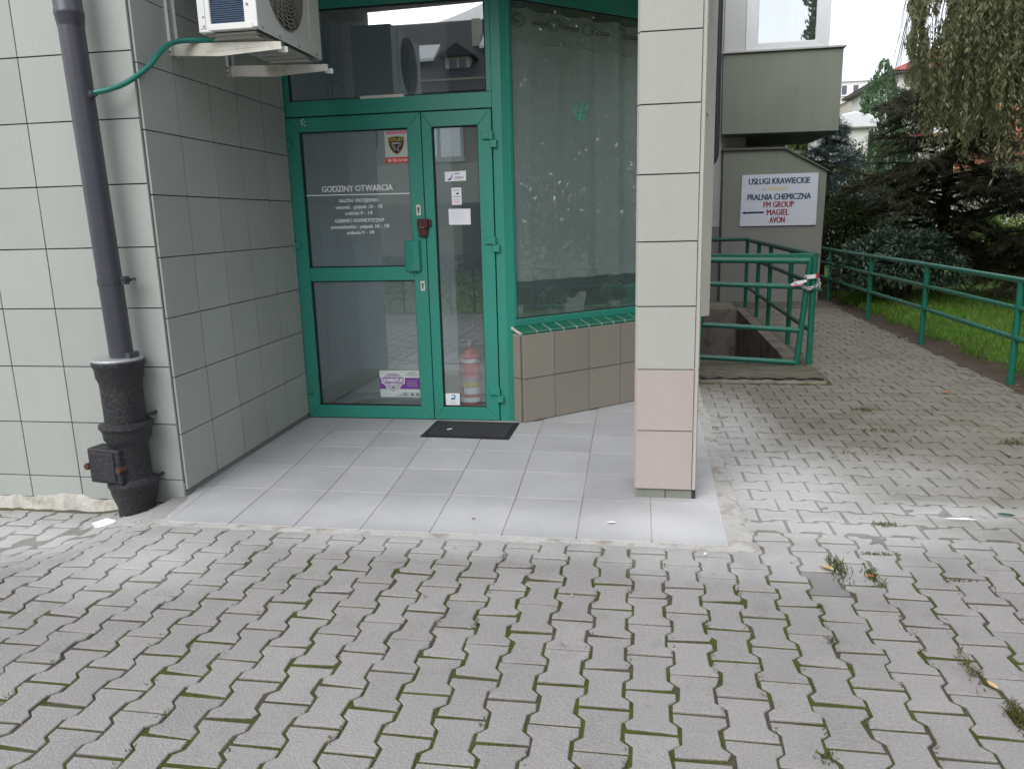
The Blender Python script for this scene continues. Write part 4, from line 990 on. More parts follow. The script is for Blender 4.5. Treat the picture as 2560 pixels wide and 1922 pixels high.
# ================================================================== AIR CONDITIONER on its wall brackets
frA = Fr((-2.56, 0, 0), (0, 1, 0))          # u = y, d = distance from the wall (towards +x)
def bracket(y, label):
    t = thing('wall_bracket', label, 'bracket', (-2.56, y, 2.43), 'white brackets under the air conditioner')
    x0 = -2.566 if y < 4.5 else -2.582
    b = MB()
    b.prism([(x0 + .004, 2.490), (-1.915, 2.466), (-1.912, 2.428), (-2.27, 2.411), (x0 + .012, 2.428)], y - .002, y + .002, 1)
    b.prism([(x0 + .004, 2.490), (-1.915, 2.466), (-1.915, 2.463), (x0 + .004, 2.487)], y + .002, y + .036, 1)
    b.build('arm', 'ac_dirty', t)
    b = MB(); b.prism([(-1.95, 2.452), (-1.896, 2.446), (-1.893, 2.420), (-1.90, 2.416), (-1.95, 2.420)], y + .034, y + .038, 1); b.build('arm_lip', 'ac', t)
    b = MB(); b.prism([(-2.35, 2.452), (-2.02, 2.450), (-2.02, 2.4465), (-2.35, 2.435)], y - .004, y - .0018, 1); b.build('pressed_rib', 'ac_dirty', t)
    b = MB(); b.box((x0, y - .03, 2.425), (x0 + .004, y + .045, 3.1)); b.box((x0, y - .03, 2.425), (x0 + .028, y - .026, 3.1)); b.box((x0, y + .041, 2.425), (x0 + .028, y + .045, 3.1)); b.build('wall_rail', 'ac', t)
    for z in (2.442, 2.472):
        b = MB(); b.tube([(x0 + .02, y - .026, z), (x0 + .02, y - .038, z)], .0085, 6); b.build('bolt', 'grille', t)
bracket(4.140, 'white wall bracket under the near end of air conditioner')
bracket(4.775, 'white wall bracket under the far end of air conditioner')
ac = thing('air_conditioner', 'white outdoor air conditioner unit above the door recess', 'air conditioner', (-2.15, 4.47, 2.49))
X0, X1, Y0, Y1, ZB, ZT = -2.330, -1.992, 4.050, 4.885, 2.512, 3.055
fcy, fcz, fr0 = 4.405, 2.815, .238
# front panel with the round fan opening
b = MB(); n = 40; inner = []; outer = []; inn2 = []
for k in range(n):
    t = 2 * math.pi * k / n; c_, s_ = math.cos(t), math.sin(t)
    inner.append(b.pt((X1, fcy + fr0 * c_, fcz + fr0 * s_))); inn2.append(b.pt((X1 - .05, fcy + fr0 * .97 * c_, fcz + fr0 * .97 * s_)))
    sc_ = min((Y1 - fcy) / c_ if c_ > 1e-6 else 1e9, (Y0 - fcy) / c_ if c_ < -1e-6 else 1e9, (ZT - fcz) / s_ if s_ > 1e-6 else 1e9, (ZB - fcz) / s_ if s_ < -1e-6 else 1e9)
    outer.append(b.pt((X1, fcy + sc_ * c_, fcz + sc_ * s_)))
for k in range(n):
    q = (k + 1) % n; b.face((inner[k], outer[k], outer[q], inner[q])); b.face((inner[k], inner[q], inn2[q], inn2[k]))
for yy, zz in ((Y1, ZT), (Y0, ZT), (Y0, ZB), (Y1, ZB)):
    a = math.atan2(zz - fcz, yy - fcy) % (2 * math.pi); k = int(a / (2 * math.pi) * n) % n
    b.face((outer[k], b.pt((X1, yy, zz)), outer[(k + 1) % n]))
b.build('front_panel', 'ac', ac)
b = MB(); b.box((X0, Y0 + .30, ZB), (X1 - .06, Y1, ZT)); b.box((X0, Y0, ZT - .004), (X1 - .001, Y1, ZT)); b.box((X0 + .01, Y0 + .06, ZB + .002), (X1 - .06, Y0 + .30, ZT - .004)); b.build('casing', 'ac_base', ac)
b = MB(); b.box((X1 - .02, Y1 - .004, ZB), (X1, Y1 + .003, ZT)); b.box((X0, Y1 + .0005, ZB), (X1 - .02, Y1 + .003, ZT)); b.build('end_panel', 'ac', ac)
# near side: frame posts, sill and the blue coil behind
b = MB(); b.box((X0, Y0, ZB), (X0 + .072, Y0 + .05, ZT)); b.build('side_post', 'ac', ac, bevel=.004)
b = MB(); b.box((X0 + .012, Y0 - .004, ZB + .02), (X0 + .044, Y0, ZT)); b.build('post_rib', 'ac', ac)
b = MB(); b.box((X1 - .074, Y0, ZB + .012), (X1 - .0005, Y0 + .05, ZT)); b.build('side_post', 'ac', ac, bevel=.004)
b = MB(); b.box((X0 + .055, Y0 - .003, ZB + .006), (X1 - .03, Y0 + .045, ZB + .040)); b.build('side_sill', 'ac', ac, bevel=.004)
b = MB(); b.box((X0 + .07, Y0 + .014, ZB + .03), (X1 - .07, Y0 + .05, ZT - .01)); b.build('coil', 'coil', ac)
b = MB()
for k in range(46): b.box((X0 + .072, Y0 + .009, ZB + .042 + k * .0107), (X1 - .074, Y0 + .014, ZB + .0465 + k * .0107))
o = b.build('coil_fins', 'coil', ac)
b = MB(); b.tube([(X0 + .035, Y0 - .006, ZB + .03), (X0 + .035, Y0 + .01, ZB + .03)], .006, 8); b.tube([(X0 + .035, Y0 - .006, ZB + .075), (X0 + .035, Y0 + .01, ZB + .075)], .006, 8); b.tube([(X1 - .052, Y0 - .004, ZB + .125), (X1 - .052, Y0 + .01, ZB + .125)], .007, 8); b.build('screw', 'grille', ac)
b = MB(); b.box((X0 + .02, Y0 + .03, ZB - .008), (X1 - .03, Y1 - .02, ZB)); 
for k in range(7): b.box((X0 + .05, Y0 + .10 + k * .1, ZB - .016), (X1 - .06, Y0 + .14 + k * .1, ZB - .007))
b.build('base_tray', 'ac_base', ac)
for y in (4.158, 4.793):
    b = MB(); b.prism([(-2.30, ZB - .022), (-2.02, ZB - .022), (-2.05, ZB - .006), (-2.27, ZB - .006)], y - .03, y + .03, 1); b.build('foot', 'ac_dirty', ac)
b = MB(); b.box((X1, Y1 - .165, ZB + .10), (X1 + .004, Y1 - .158, ZT)); b.box((X1, Y1 - .158, ZB + .096), (X1 + .004, Y1 - .01, ZB + .102)); b.build('panel_groove', 'ac', ac)
for y, z in ((4.10, 2.53), (4.30, 2.528), (4.55, 2.527), (4.80, 2.53)):
    b = MB(); b.tube([(X1 - .002, y, z), (X1 + .004, y, z)], .006, 8); b.build('screw', 'grille', ac)
gr_ = bpy.data.objects.new('fan_grille', None); COL.objects.link(gr_); adopt(gr_, ac)
b = MB()
for k in range(1, 13):
    r_ = fr0 * k / 12.3
    b.tube([(X1 + .022 - .02 * (k / 12.3) ** 3, fcy + r_ * math.cos(t), fcz + r_ * math.sin(t)) for t in np.linspace(0, 2 * math.pi, 41)], .0042, 5, False)
b.build('ring', 'grille', gr_)
b = MB()
for k in range(18):
    a0 = 2 * math.pi * k / 18
    b.tube([(X1 + .019 - .02 * q ** 3, fcy + fr0 * q * math.cos(a0 + 1.1 * q), fcz + fr0 * q * math.sin(a0 + 1.1 * q)) for q in np.linspace(.12, 1, 9)], .0042, 5, False)
b.build('spoke', 'grille', gr_)
b = MB(); b.lathe((0, 0, 0), [(.05, 0), (.05, .06)], 16); 
b = MB(); b.tube([(X1 - .06, fcy, fcz), (X1 - .01, fcy, fcz)], .045, 16)
for k in range(3):
    a0 = 2.1 * k + .4; pts = [(X1 - .05 + .02 * (w > .5), fcy + r_ * math.cos(a0 + w), fcz + r_ * math.sin(a0 + w)) for r_, w in ((.04, 0), (.22, -.1), (.225, .55), (.2, 1.1), (.04, .9))]
    i_ = [b.pt(p) for p in pts]; b.face(i_)
b.build('fan', 'dark', ac)
b = MB(); b.tube([(X1 - .058, fcy, fcz), (X1 - .057, fcy, fcz)], .225, 32); b.build('fan_well', 'dark', ac)
# green drain hose sagging to the downpipe
hs_ = thing('drain_hose', 'green condensate hose sagging from the air conditioner to drainpipe', 'hose', (-2.6, 3.9, 2.2))
hp = [(-2.20, 4.28, 2.497), (-2.36, 4.16, 2.500), (-2.45, 4.09, 2.49), (-2.49, 4.02, 2.46), (-2.50, 3.94, 2.405), (-2.51, 3.85, 2.325), (-2.535, 3.77, 2.262), (-2.58, 3.715, 2.215), (-2.63, 3.675, 2.188), (-2.68, 3.65, 2.174), (-2.72, 3.648, 2.168)]
def smooth_path(P, n=6):
    P = [Vector(p) for p in P]; out = []
    for k in range(len(P) - 1):
        p0, p1, p2, p3 = P[max(k - 1, 0)], P[k], P[k + 1], P[min(k + 2, len(P) - 1)]
        for j in range(n):
            t = j / n
            out.append(.5 * ((2 * p1) + (p2 - p0) * t + (2 * p0 - 5 * p1 + 4 * p2 - p3) * t * t + (3 * p1 - p0 - 3 * p2 + p3) * t ** 3))
    return out + [P[-1]]
b = MB(); b.tube(smooth_path(hp), .0135, 12); b.build('hose', 'hose', hs_, smooth=True)

# ================================================================== DOORMAT, FIRE EXTINGUISHER
dm = thing('doormat', 'black rubber-edged doormat in front of the narrow door leaf', 'doormat', (-1.21, 5.29, 0))
q0 = [(-1.533, 5.522), (-.884, 5.502), (-.892, 5.055), (-1.540, 5.078)]
def inset(q, e): 
    c_ = (sum(p[0] for p in q) / 4, sum(p[1] for p in q) / 4); return [(p[0] - e * (1 if p[0] > c_[0] else -1), p[1] - e * (1 if p[1] > c_[1] else -1)) for p in q]
b = MB(); b.prism(q0, .0045, .009, 2); b.build('rubber_edge', 'mat_rim', dm, bevel=.002)
b = MB(); b.prism(inset(q0, .033), .009, .014, 2); b.build('pile', 'mat', dm, bevel=.002)
for p_, sz, lab in (((-1.365, 5.255, .018), (.034, .012), 'white curled scrap lying on the doormat'),):
    t = MB(); t.prism([(p_[0] - sz[0] / 2, p_[1] - .01), (p_[0] - sz[0] * .2, p_[1] - .012), (p_[0] + sz[0] * .5, p_[1] + .012), (p_[0] + sz[0] * .1, p_[1] + .012)], p_[2] - .003, p_[2] + .002, 2)
    tag(t.build('paper_scrap', 'white'), lab, 'litter')
fe = thing('fire_extinguisher', 'red fire extinguisher standing behind the narrow glass pane', 'fire extinguisher', (-1.372, 6.04, 0))
EX, EY = -1.372, 6.04
b = MB(); b.lathe((EX, EY, 0), [(.070, .0), (.082, .012), (.083, .40), (.078, .435), (.055, .468), (.028, .482), (.026, .50)], 28); b.build('cylinder', 'ext_red', fe, smooth=True)
def band(z0, z1, m, nm, a0=2.9, a1=6.5):
    b = MB(); A_ = []; B_ = []
    for t in np.linspace(a0, a1, 22):
        A_.append(b.pt((EX + .0838 * math.cos(t), EY + .0838 * math.sin(t), z0))); B_.append(b.pt((EX + .0838 * math.cos(t), EY + .0838 * math.sin(t), z1)))
    for k in range(21): b.face((A_[k], A_[k + 1], B_[k + 1], B_[k]))
    b.build(nm, m, fe)
band(.375, .405, 'ceramic', 'white_band'); band(.245, .272, 'pinkred', 'instruction_band'); band(.225, .243, 'silver', 'grey_band'); band(.175, .222, 'yel', 'yellow_label'); band(.115, .170, 'ceramic', 'white_label', 4.2, 6.4); band(.045, .085, 'ceramic', 'white_label', 3.7, 5.9)
b = MB(); b.tube([(EX, EY, .49), (EX, EY, .54)], .018, 10); b.box((EX - .09, EY - .012, .545), (EX + .03, EY + .012, .557)); b.box((EX - .08, EY - .01, .515), (EX + .02, EY + .01, .525)); b.build('valve_lever', 'zinc', fe)
b = MB(); b.tube(smooth_path([(EX + .02, EY, .525), (EX + .085, EY, .52), (EX + .11, EY - .01, .45), (EX + .10, EY - .02, .30), (EX + .097, EY - .02, .20)]), .010, 8); b.build('extinguisher_hose', 'black', fe, smooth=True)

# ================================================================== STAIRWELL, KERB, GATE, RAILINGS
kb = thing('stair_kerb', 'cracked concrete kerb under the green gate at the stairwell', 'kerb', (1.1, 7.6, 0))
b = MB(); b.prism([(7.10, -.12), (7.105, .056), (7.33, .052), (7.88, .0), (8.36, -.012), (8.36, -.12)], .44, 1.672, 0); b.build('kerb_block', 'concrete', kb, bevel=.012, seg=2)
b = MB(); P_ = [(.46 + 1.20 * k / 30, 7.099) for k in range(31)]
up = [b.pt((x, y - .003 - random.uniform(0, .006), .026 + random.uniform(-.008, .008) - .008 * k / 30)) for k, (x, y) in enumerate(P_)]
lo = [b.pt((x, y - .012 - random.uniform(0, .02), -.012)) for x, y in P_]
bk = [b.pt((x, y + .02, .02)) for x, y in P_]
for k in range(30): b.face((up[k], up[k + 1], lo[k + 1], lo[k])); b.face((up[k], bk[k], bk[k + 1], up[k + 1]))
b.build('broken_render', 'stairwall', kb)
b = MB()
for k in range(40):
    x = .46 + 1.18 * k / 40; y = 7.093; z = .031 + .007 * math.sin(k * .9) + random.uniform(-.003, .003)
    b.box((x, y - .003, z), (x + .029, y + .01, z + .004 + .005 * random.random()))
b.build('crack', 'dark', kb)
sw = thing('stairwell', None, None, (1.1, 10.5, -1.2)); tag(sw, kind='structure')
b = MB(); b.prism([(1.50, 8.36), (1.66, 8.36), (1.66, 12.9), (1.54, 12.9), (1.54, 12.72)], -1.25, .012, 2); b.build('right_wall', 'stairwall', sw)
b = MB(); b.box((.44, 12.72, -1.25), (1.54, 13.9, .010)); b.build('end_wall', 'stairwall', sw)
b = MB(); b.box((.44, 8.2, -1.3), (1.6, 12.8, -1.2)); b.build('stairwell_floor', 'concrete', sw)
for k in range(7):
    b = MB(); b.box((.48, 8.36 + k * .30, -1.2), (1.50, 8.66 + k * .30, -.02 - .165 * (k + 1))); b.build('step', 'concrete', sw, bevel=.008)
b = MB(); b.box((1.64, 7.34, -.1), (1.715, 13.9, .004)); b.build('edge_strip', 'concrete', sw)
b = MB(); b.box((1.54, 12.85, -.1), (3.2, 13.88, .003)); b.build('landing', 'concrete', sw)

rl = thing('stairwell_railing', 'green tubular railing along the far side of the basement stairs', 'railing', (1.7, 10.5, 0))
RX = 1.705
for k, y in enumerate((7.975, 9.25, 10.70, 11.75, 13.02)):
    b = MB(); b.tube([(RX - (.02 if k == 0 else 0), y, -.05), (RX - (.02 if k == 0 else 0), y, 1.075)], .030 if k == 0 else .028, 14); b.build('post', 'rail', rl, smooth=True)
for z, m, r_ in ((1.095, 'rail_d', .030), (.82, 'rail_d', .024), (.345, 'rail_d', .024)):
    b = MB(); b.tube([(RX, 13.04, z), (RX, 8.0, z - .012)], r_, 14); b.build('rail', m, rl, smooth=True)
b = MB(); b.tube([(RX + .01, 13.04, 1.105), (.62, 13.04, 1.100)], .030, 14); b.build('end_rail', 'rail_d', rl, smooth=True)
b = MB(); b.prism([(1.64, 1.108), (.60, 1.122), (.60, 1.070), (1.69, 1.058), (1.69, 1.10)], 7.985, 8.03, 1); b.build('front_rail', 'rail', rl, bevel=.006)

gt = thing('stair_gate', 'sagging green tubular gate chained across the basement stairs', 'gate', (1.1, 7.95, .03))
GY = 7.955
gp = {'tl': (.66, GY, 1.058), 'tr': (1.658, GY, 1.030), 'bl': (.588, GY, .083), 'br': (1.560, GY, .024)}
b = MB(); b.tube([(.655, GY, 1.062), (1.64, GY, 1.036)], .030, 14); b.build('top_rail', 'rail', gt, smooth=True)
b = MB(); b.tube([(.64, GY, .828), (1.622, GY, .782)], .026, 14); b.build('middle_rail', 'rail', gt, smooth=True)
b = MB(); b.tube([(.615, GY, .414), (1.588, GY, .352)], .026, 14); b.build('middle_rail', 'rail', gt, smooth=True)
b = MB(); b.tube([(.588, GY, .080), (1.562, GY, .026)], .026, 14); b.build('bottom_rail', 'rail', gt, smooth=True)
b = MB(); b.tube([(1.642, GY, 1.058), (1.622, GY, .80), (1.590, GY, .36), (1.562, GY, .003)], .029, 14); b.build('side_post', 'rail_d' if 0 else 'rail', gt, smooth=True)
b = MB(); b.tube([(.655, GY, 1.085), (.62, GY, .50), (.588, GY, .055)], .029, 14); b.build('side_post', 'rail', gt, smooth=True)
b = MB(); b.box((1.60, GY - .03, .742), (1.76, GY + .03, .766)); b.build('latch_plate', 'rail', gt, bevel=.004)
# chain and barrier tape
ch = thing('chain', 'steel chain and padlock fastening the gate to its post', 'chain', (1.65, 7.9, .77))
def linkring(c_, a, tilt, L_=.034, w=.017):
    b = MB(); pts = []
    for t in np.linspace(0, 2 * math.pi, 15):
        x, y = L_ * math.cos(t), w * math.sin(t)
        pts.append((c_[0] + x * math.cos(a), c_[1] + y * math.cos(tilt) * .6, c_[2] + x * math.sin(a) + y * math.sin(tilt)))
    b.tube(pts, .0062, 6, False); b.build('link', 'chain', ch, smooth=True)
for k, (x, z, a) in enumerate(((1.535, .812, -.5), (1.575, .795, -.6), (1.612, .778, -.5), (1.640, .772, .3), (1.675, .785, .7), (1.705, .812, 1.0), (1.722, .835, 1.5), (1.728, .80, 1.55))): linkring((x, 7.905, z), a, 1.2 if k % 2 else .5)
b = MB(); b.box((1.715, 7.885, .778), (1.742, 7.905, .832)); b.build('padlock', 'chain', ch, bevel=.004)
tp = thing('barrier_tape', 'red and white barrier tape wrapped around the gate post', 'tape', (1.655, 7.93, .88))
def wrap(c_, r_, z0, z1, slant, m, a0, a1, nm, par):
    b = MB(); A_ = []; B_ = []
    for t in np.linspace(a0, a1, 14):
        zz = slant * math.cos(t); A_.append(b.pt((c_[0] + r_[0] * math.cos(t), c_[1] + r_[1] * math.sin(t), z0 + zz))); B_.append(b.pt((c_[0] + r_[0] * math.cos(t), c_[1] + r_[1] * math.sin(t), z1 + zz)))
    for k in range(13): b.face((A_[k], A_[k + 1], B_[k + 1], B_[k]))
    b.build(nm, m, par)
wrap((1.662, 7.965), (.066, .052), .868, .908, .006, 'tape_w', 2.9, 5.25, 'white_stripe', tp); wrap((1.662, 7.965), (.066, .052), .868, .912, .010, 'tape_r', 5.25, 6.6, 'red_stripe', tp)
tp2 = thing('loose_tape', 'crumpled white and pink tape end lying on the gate middle rail', 'tape', (1.54, 7.93, .81))
b = MB(); a_ = [(1.462, 7.93, .815), (1.50, 7.91, .842), (1.56, 7.90, .855), (1.612, 7.915, .858)]; c_ = [(1.470, 7.92, .800), (1.51, 7.90, .812), (1.565, 7.895, .822), (1.61, 7.905, .838)]
ia = [b.pt(p) for p in a_]; ic = [b.pt(p) for p in c_]
for k in range(3): b.face((ia[k], ia[k + 1], ic[k + 1], ic[k]))
b.build('tape_end', 'tape_w', tp2)
b = MB(); a_ = [(1.472, 7.918, .801), (1.51, 7.897, .813), (1.565, 7.893, .823)]; c_ = [(1.48, 7.915, .792), (1.515, 7.892, .798), (1.57, 7.892, .812)]
ia = [b.pt(p) for p in a_]; ic = [b.pt(p) for p in c_]
for k in range(2): b.face((ia[k], ia[k + 1], ic[k + 1], ic[k]))
b.build('tape_fold', 'pinkred', tp2)

fn = thing('handrail_fence', 'green tubular handrail fence between the paved path and lawn', 'fence', (3.18, 10, 0))
FX = 3.18
for y in (2.75, 4.93, 7.115, 9.312, 11.46, 13.82, 15.9):
    b = MB(); b.tube([(FX, y, -.1), (FX, y, .885)], .029, 14); b.build('post', 'rail', fn, smooth=True)
for z, r_ in ((.892, .026), (.655, .022), (.400, .024)):
    b = MB(); b.tube([(FX, 2.7, z + .006), (FX, 9.3, z + .004), (FX - .01, 16.0, z - .02)], r_, 14); b.build('rail', 'rail', fn, smooth=True)

# rear downpipe on the side wall
rd = thing('rear_downpipe', 'thin dark downpipe behind the shop window end', 'drainpipe', (.74, 8.5, 2.0))
b = MB(); b.tube(smooth_path([(.755, 8.5, 5.8), (.757, 8.5, 3.0), (.760, 8.5, 2.22), (.752, 8.5, 2.10), (.715, 8.5, 2.03), (.60, 8.5, 1.98)]), .034, 12); b.build('pipe', 'plastic', rd, smooth=True)

# ================================================================== REAR WING with bay window, and the low stair housing with the sign
YA = 13.9
wing = thing('rear_wing', 'grey-green rear wing with projecting bay and white window', 'building', (2.2, 16, 0))
b = MB(); b.box((.62, 16.4, -.1), (2.80, 22, 7.5)); b.build('main_wall', 'stucco_l', wing)
b = MB(); b.prism([(1.318, 4.085), (3.200, 4.085), (3.197, 2.808), (1.330, 2.822)], YA, 16.4, 1); b.build('bay_panel', 'stucco', wing, bevel=.004)
b = MB(); b.prism([(1.295, 4.088), (3.232, 4.088), (3.235, 4.118), (1.295, 4.118)], YA - .045, 16.4, 1); b.build('bay_sill', 'cap', wing, bevel=.003)
b = MB(); b.box((1.33, YA + .03, 4.118), (1.665, 16.3, 5.9)); b.build('bay_cheek', 'stucco_w', wing)
b = MB(); b.box((1.30, YA - .04, 5.75), (3.22, 16.4, 6.1)); b.build('bay_roof', 'stucco_w', wing)
b = MB(); b.box((2.76, YA + .10, 4.118), (2.975, 16.3, 5.9)) if 0 else b.box((2.93, YA + .1, 4.118), (2.975, 16.3, 5.9)); b.build('bay_side', 'pvc', wing)
frB = Fr((0, YA, 0), (1, 0, 0))
wd = bpy.data.objects.new('window', None); COL.objects.link(wd); adopt(wd, wing)
mitred(frB, 1.668, 4.120, 2.975, 5.75, .18, -.10, -.005, wd, m='pvc', ws=(.18, .19, .12, .095))
mitred(frB, 1.835, 4.200, 2.795, 5.66, .03, -.09, -.018, wd, m='pvc')
b = MB(frB); i_ = [b.pt(p) for p in ((1.86, -.05, 4.22), (2.78, -.05, 4.22), (2.78, -.05, 5.65), (1.86, -.05, 5.65))]; b.face(i_); b.build('glass_pane', 'glass_win', wd)
b = MB(frB)
idx = []
for z in (4.12, 5.7): idx.append([b.pt((2.38 + .02 * k, -.30 + .03 * math.sin(k * 1.3), z)) for k in range(22)])
for k in range(21): b.face((idx[0][k], idx[0][k + 1], idx[1][k + 1], idx[1][k]))
b.build('net_curtain', 'curtain', wd, smooth=True)
b = MB(frB); b.box((1.70, -1.6, 4.12), (2.95, -1.55, 5.75)); b.build('room_back', 'int_wall', wd)
# pale return wall to the left of the housing
b = MB(); b.box((.62, 14.12, 1.30), (1.372, 14.25, 7)); b.build('return_wall', 'stucco_w', wing)
b = MB(); b.box((.62, 14.10, -.05), (1.372, 14.25, 1.30)); b.build('return_plinth', 'stucco_d', wing)
b = MB(); b.box((1.36, 14.0, -.05), (1.386, 14.2, 2.75)); b.build('shadow_joint', 'trim', wing)  # dark strip painted in for the shade of the gap
b = MB(); b.box((1.34, 14.5, 2.58), (1.80, 14.7, 2.83)); b.build('bay_support', 'stucco_l', wing)
hs2 = thing('stair_housing', 'low grey-green wall with sloping top that carries the sign', 'wall', (2.2, 14, 0))
b = MB(); b.prism([(1.385, -.05), (3.018, -.05), (3.055, 2.170), (2.356, 2.548), (1.370, 2.556)], YA, 16.4, 1); b.build('housing_wall', 'stucco', hs2)
b = MB(); b.prism([(1.384, -.05), (3.0165, -.05), (3.0395, 1.262), (1.377, 1.296)], YA - .004, YA + .01, 1); b.build('plinth', 'stucco_d', hs2)
b = MB(); b.prism([(1.345, 2.553), (2.356, 2.545), (3.075, 2.158), (3.085, 2.180), (2.364, 2.580), (1.345, 2.587)], YA - .05, 16.4, 1); b.build('coping', 'trim', hs2, bevel=.003)

sg = thing('direction_sign', 'white sign with blue and red Polish lettering and left arrow', 'sign', (2.3, YA - .02, 1.29))
frS = Fr((0, YA - .030, 0), (1, 0, 0))
b = MB(frS); b.prism([(1.673, 1.297), (2.920, 1.292), (2.919, 2.147), (1.688, 2.145)], -.02, 0, 1); b.build('board', 'sign', sg, bevel=.002)
for t_, z, w, m, u in (('USŁUGI KRAWIECKIE', 1.985, .985, 'navy', 2.292), ('PRALNIA CHEMICZNA', 1.727, 1.025, 'navy', 2.300), ('FM GROUP', 1.600, .490, 'dkred', 2.300), ('MAGIEL', 1.472, .355, 'dkred', 2.290), ('AVON', 1.345, .245, 'dkred', 2.285)):
    text_mesh(t_, frS, u, z, .098, m, 'text_line', sg, width=w, heavy=.0048, d=.0015)
for k in range(9):
    u = 2.0 + .048 * k; m = 'fade' if k < 2 else 'yellow'
    flat(frS, [(u, 1.868 + random.uniform(0, .02)), (u + .036, 1.864 + random.uniform(0, .02)), (u + .05, 1.945 + random.uniform(-.03, .01)), (u + .012, 1.94 + random.uniform(-.03, .01))], 'faded_smudge', m, sg, d=.001)
flat(frS, [(1.700, 1.521), (1.755, 1.548), (1.752, 1.536), (2.063, 1.538), (2.063, 1.506), (1.752, 1.504), (1.755, 1.494)], 'arrow', 'navy', sg, d=.001)
for u, z in ((1.705, 2.125), (2.90, 2.125), (1.69, 1.315), (2.90, 1.312)):
    b = MB(frS); b.tube([(u, .0, z), (u, .004, z)], .007, 8); b.build('screw', 'zinc', sg)

# ================================================================== LAWN, BEDS, GRASS
def ground_patch(name, m, poly, z):
    b = MB(); i_ = [b.pt((x, y, z)) for x, y in poly]; b.face(i_); o = b.build(name, m); tag(o, kind='structure'); return o
def bumpy(name, m, x0, x1, y0, y1, nx_, ny_, zf):
    V_ = np.array([(x, y, zf(x, y)) for y in np.linspace(y0, y1, ny_) for x in np.linspace(x0, x1, nx_)])
    F_ = np.array([(j * nx_ + i_, j * nx_ + i_ + 1, (j + 1) * nx_ + i_ + 1, (j + 1) * nx_ + i_) for j in range(ny_ - 1) for i_ in range(nx_ - 1)])
    o = link(name, raw_mesh(name, V_, F_, MT[m])); tag(o, kind='structure'); return o
def lawn_z(x, y): return .015 + .03 * math.sin(x * 2.1 + y) * math.sin(y * 1.3) * min(1, (x - 3.2)) - .02 * (x - 3.2) + .07 * sstep((x - 3.35) / .6)
bumpy('verge_soil', 'dirt', 3.09, 3.62, 2.0, 16.2, 12, 120, lambda x, y: -.004 + .012 * math.sin(x * 40 + y * 13) * math.sin(y * 23) + .012 * sstep((x - 3.15) / .3))
bumpy('lawn', 'lawn', 3.36, 30, 1.0, 40, 40, 60, lambda x, y: lawn_z(min(x, 9), y) - .0 if x > 3.45 else -.03)
bumpy('rear_lawn', 'lawn', -14, -1.9, -13.5, .45, 20, 20, lambda x, y: -.06)
bumpy('rear_pavement', 'paver', -1.9, 9, -13.5, -1.15, 12, 12, lambda x, y: -.02)
n = 26000
gx = 3.36 + rng.random(n) ** 1.5 * 5.0; gy = 5.5 + rng.random(n) * 9.5
edge = 3.38 + .07 * np.sin(gy * 5) + .05 * np.sin(gy * 13.7)
k_ = gx > edge; gx, gy = gx[k_], gy[k_]
gzv = np.array([lawn_z(a, c_) for a, c_ in zip(gx, gy)])
hh = .05 + rng.random(len(gx)) * .06
D_ = np.stack([rng.normal(size=len(gx)) * .45, rng.normal(size=len(gx)) * .45, np.ones(len(gx))], 1)
tag(leaves('grass', np.stack([gx, gy, gzv + hh * .4], 1), D_, hh, .009, MT['grass'], None), kind='stuff')
# weeds and moss tufts in the joints
def tuft_pts(cx, cy, rx, ry, n, hmax=.035):
    x = cx + rng.normal(size=n) * rx; y = cy + rng.normal(size=n) * ry; h = .012 + rng.random(n) * hmax
    D_ = np.stack([rng.normal(size=n) * .8, rng.normal(size=n) * .8, np.ones(n)], 1)
    return np.stack([x, y, h * .35 - .004], 1), D_, h
for cx, cy, rx, ry, n, hm, lab in ((.852, 3.235, .020, .055, 170, .035, 'low green tuft beside the yellow leaf in the paving'),
                                   (.975, 3.165, .018, .05, 110, .03, 'sparse tuft with red leaf in the paving joint'),
                                   (1.135, 2.24, .016, .035, 190, .055, 'tall bright grass tuft at the lower right corner of paving'),
                                   (1.10, 2.50, .012, .045, 90, .035, 'thin grass tuft beside the pale leaf in paving'),
                                   (1.725, 6.08, .06, .035, 90, .04, 'grass tuft in the path, uppermost of the near ones'),
                                   (1.70, 5.47, .09, .03, 110, .035, 'flat grass tuft in the middle of the path'),
                                   (2.41, 5.25, .05, .03, 90, .045, 'grass tuft near the right edge of path'),
                                   (1.19, 3.76, .03, .012, 60, .02, 'tiny grass tuft in the dusty pavers')):
    C_, D_, L_ = tuft_pts(cx, cy, rx, ry, n, hm)
    tag(leaves('grass_tuft', C_, D_, L_, .0045, MT['weed'], None), lab, 'grass tuft', 'grass tufts in the paving joints')
Cs, Ds, Ls = [], [], []
spots = [(1.07, 3.407, .045, .006, 60), (1.321, 3.172, .03, .008, 50), (.687, 2.626, .012, .02, 50), (.529, 1.994, .012, .015, 50), (2.17, 6.13, .05, .03, 50), (1.45, 5.0, .1, .02, 40), (1.33, 4.95, .06, .015, 30)]
for _ in range(60): spots.append((random.uniform(1.2, 3.0), random.uniform(4.6, 11), .04, .012, 10))
for _ in range(90):
    k = random.randint(-14, 10); spots.append((-.098 + (k + .5) * LX, random.uniform(1.7, 3.2), .006, .03, 6))
for s_ in spots:
    C_, D_, L_ = tuft_pts(*s_, .016); Cs.append(C_); Ds.append(D_); Ls.append(L_)
tag(leaves('weeds', np.concatenate(Cs), np.concatenate(Ds), np.concatenate(Ls), .0035, MT['weed'], None), kind='stuff')

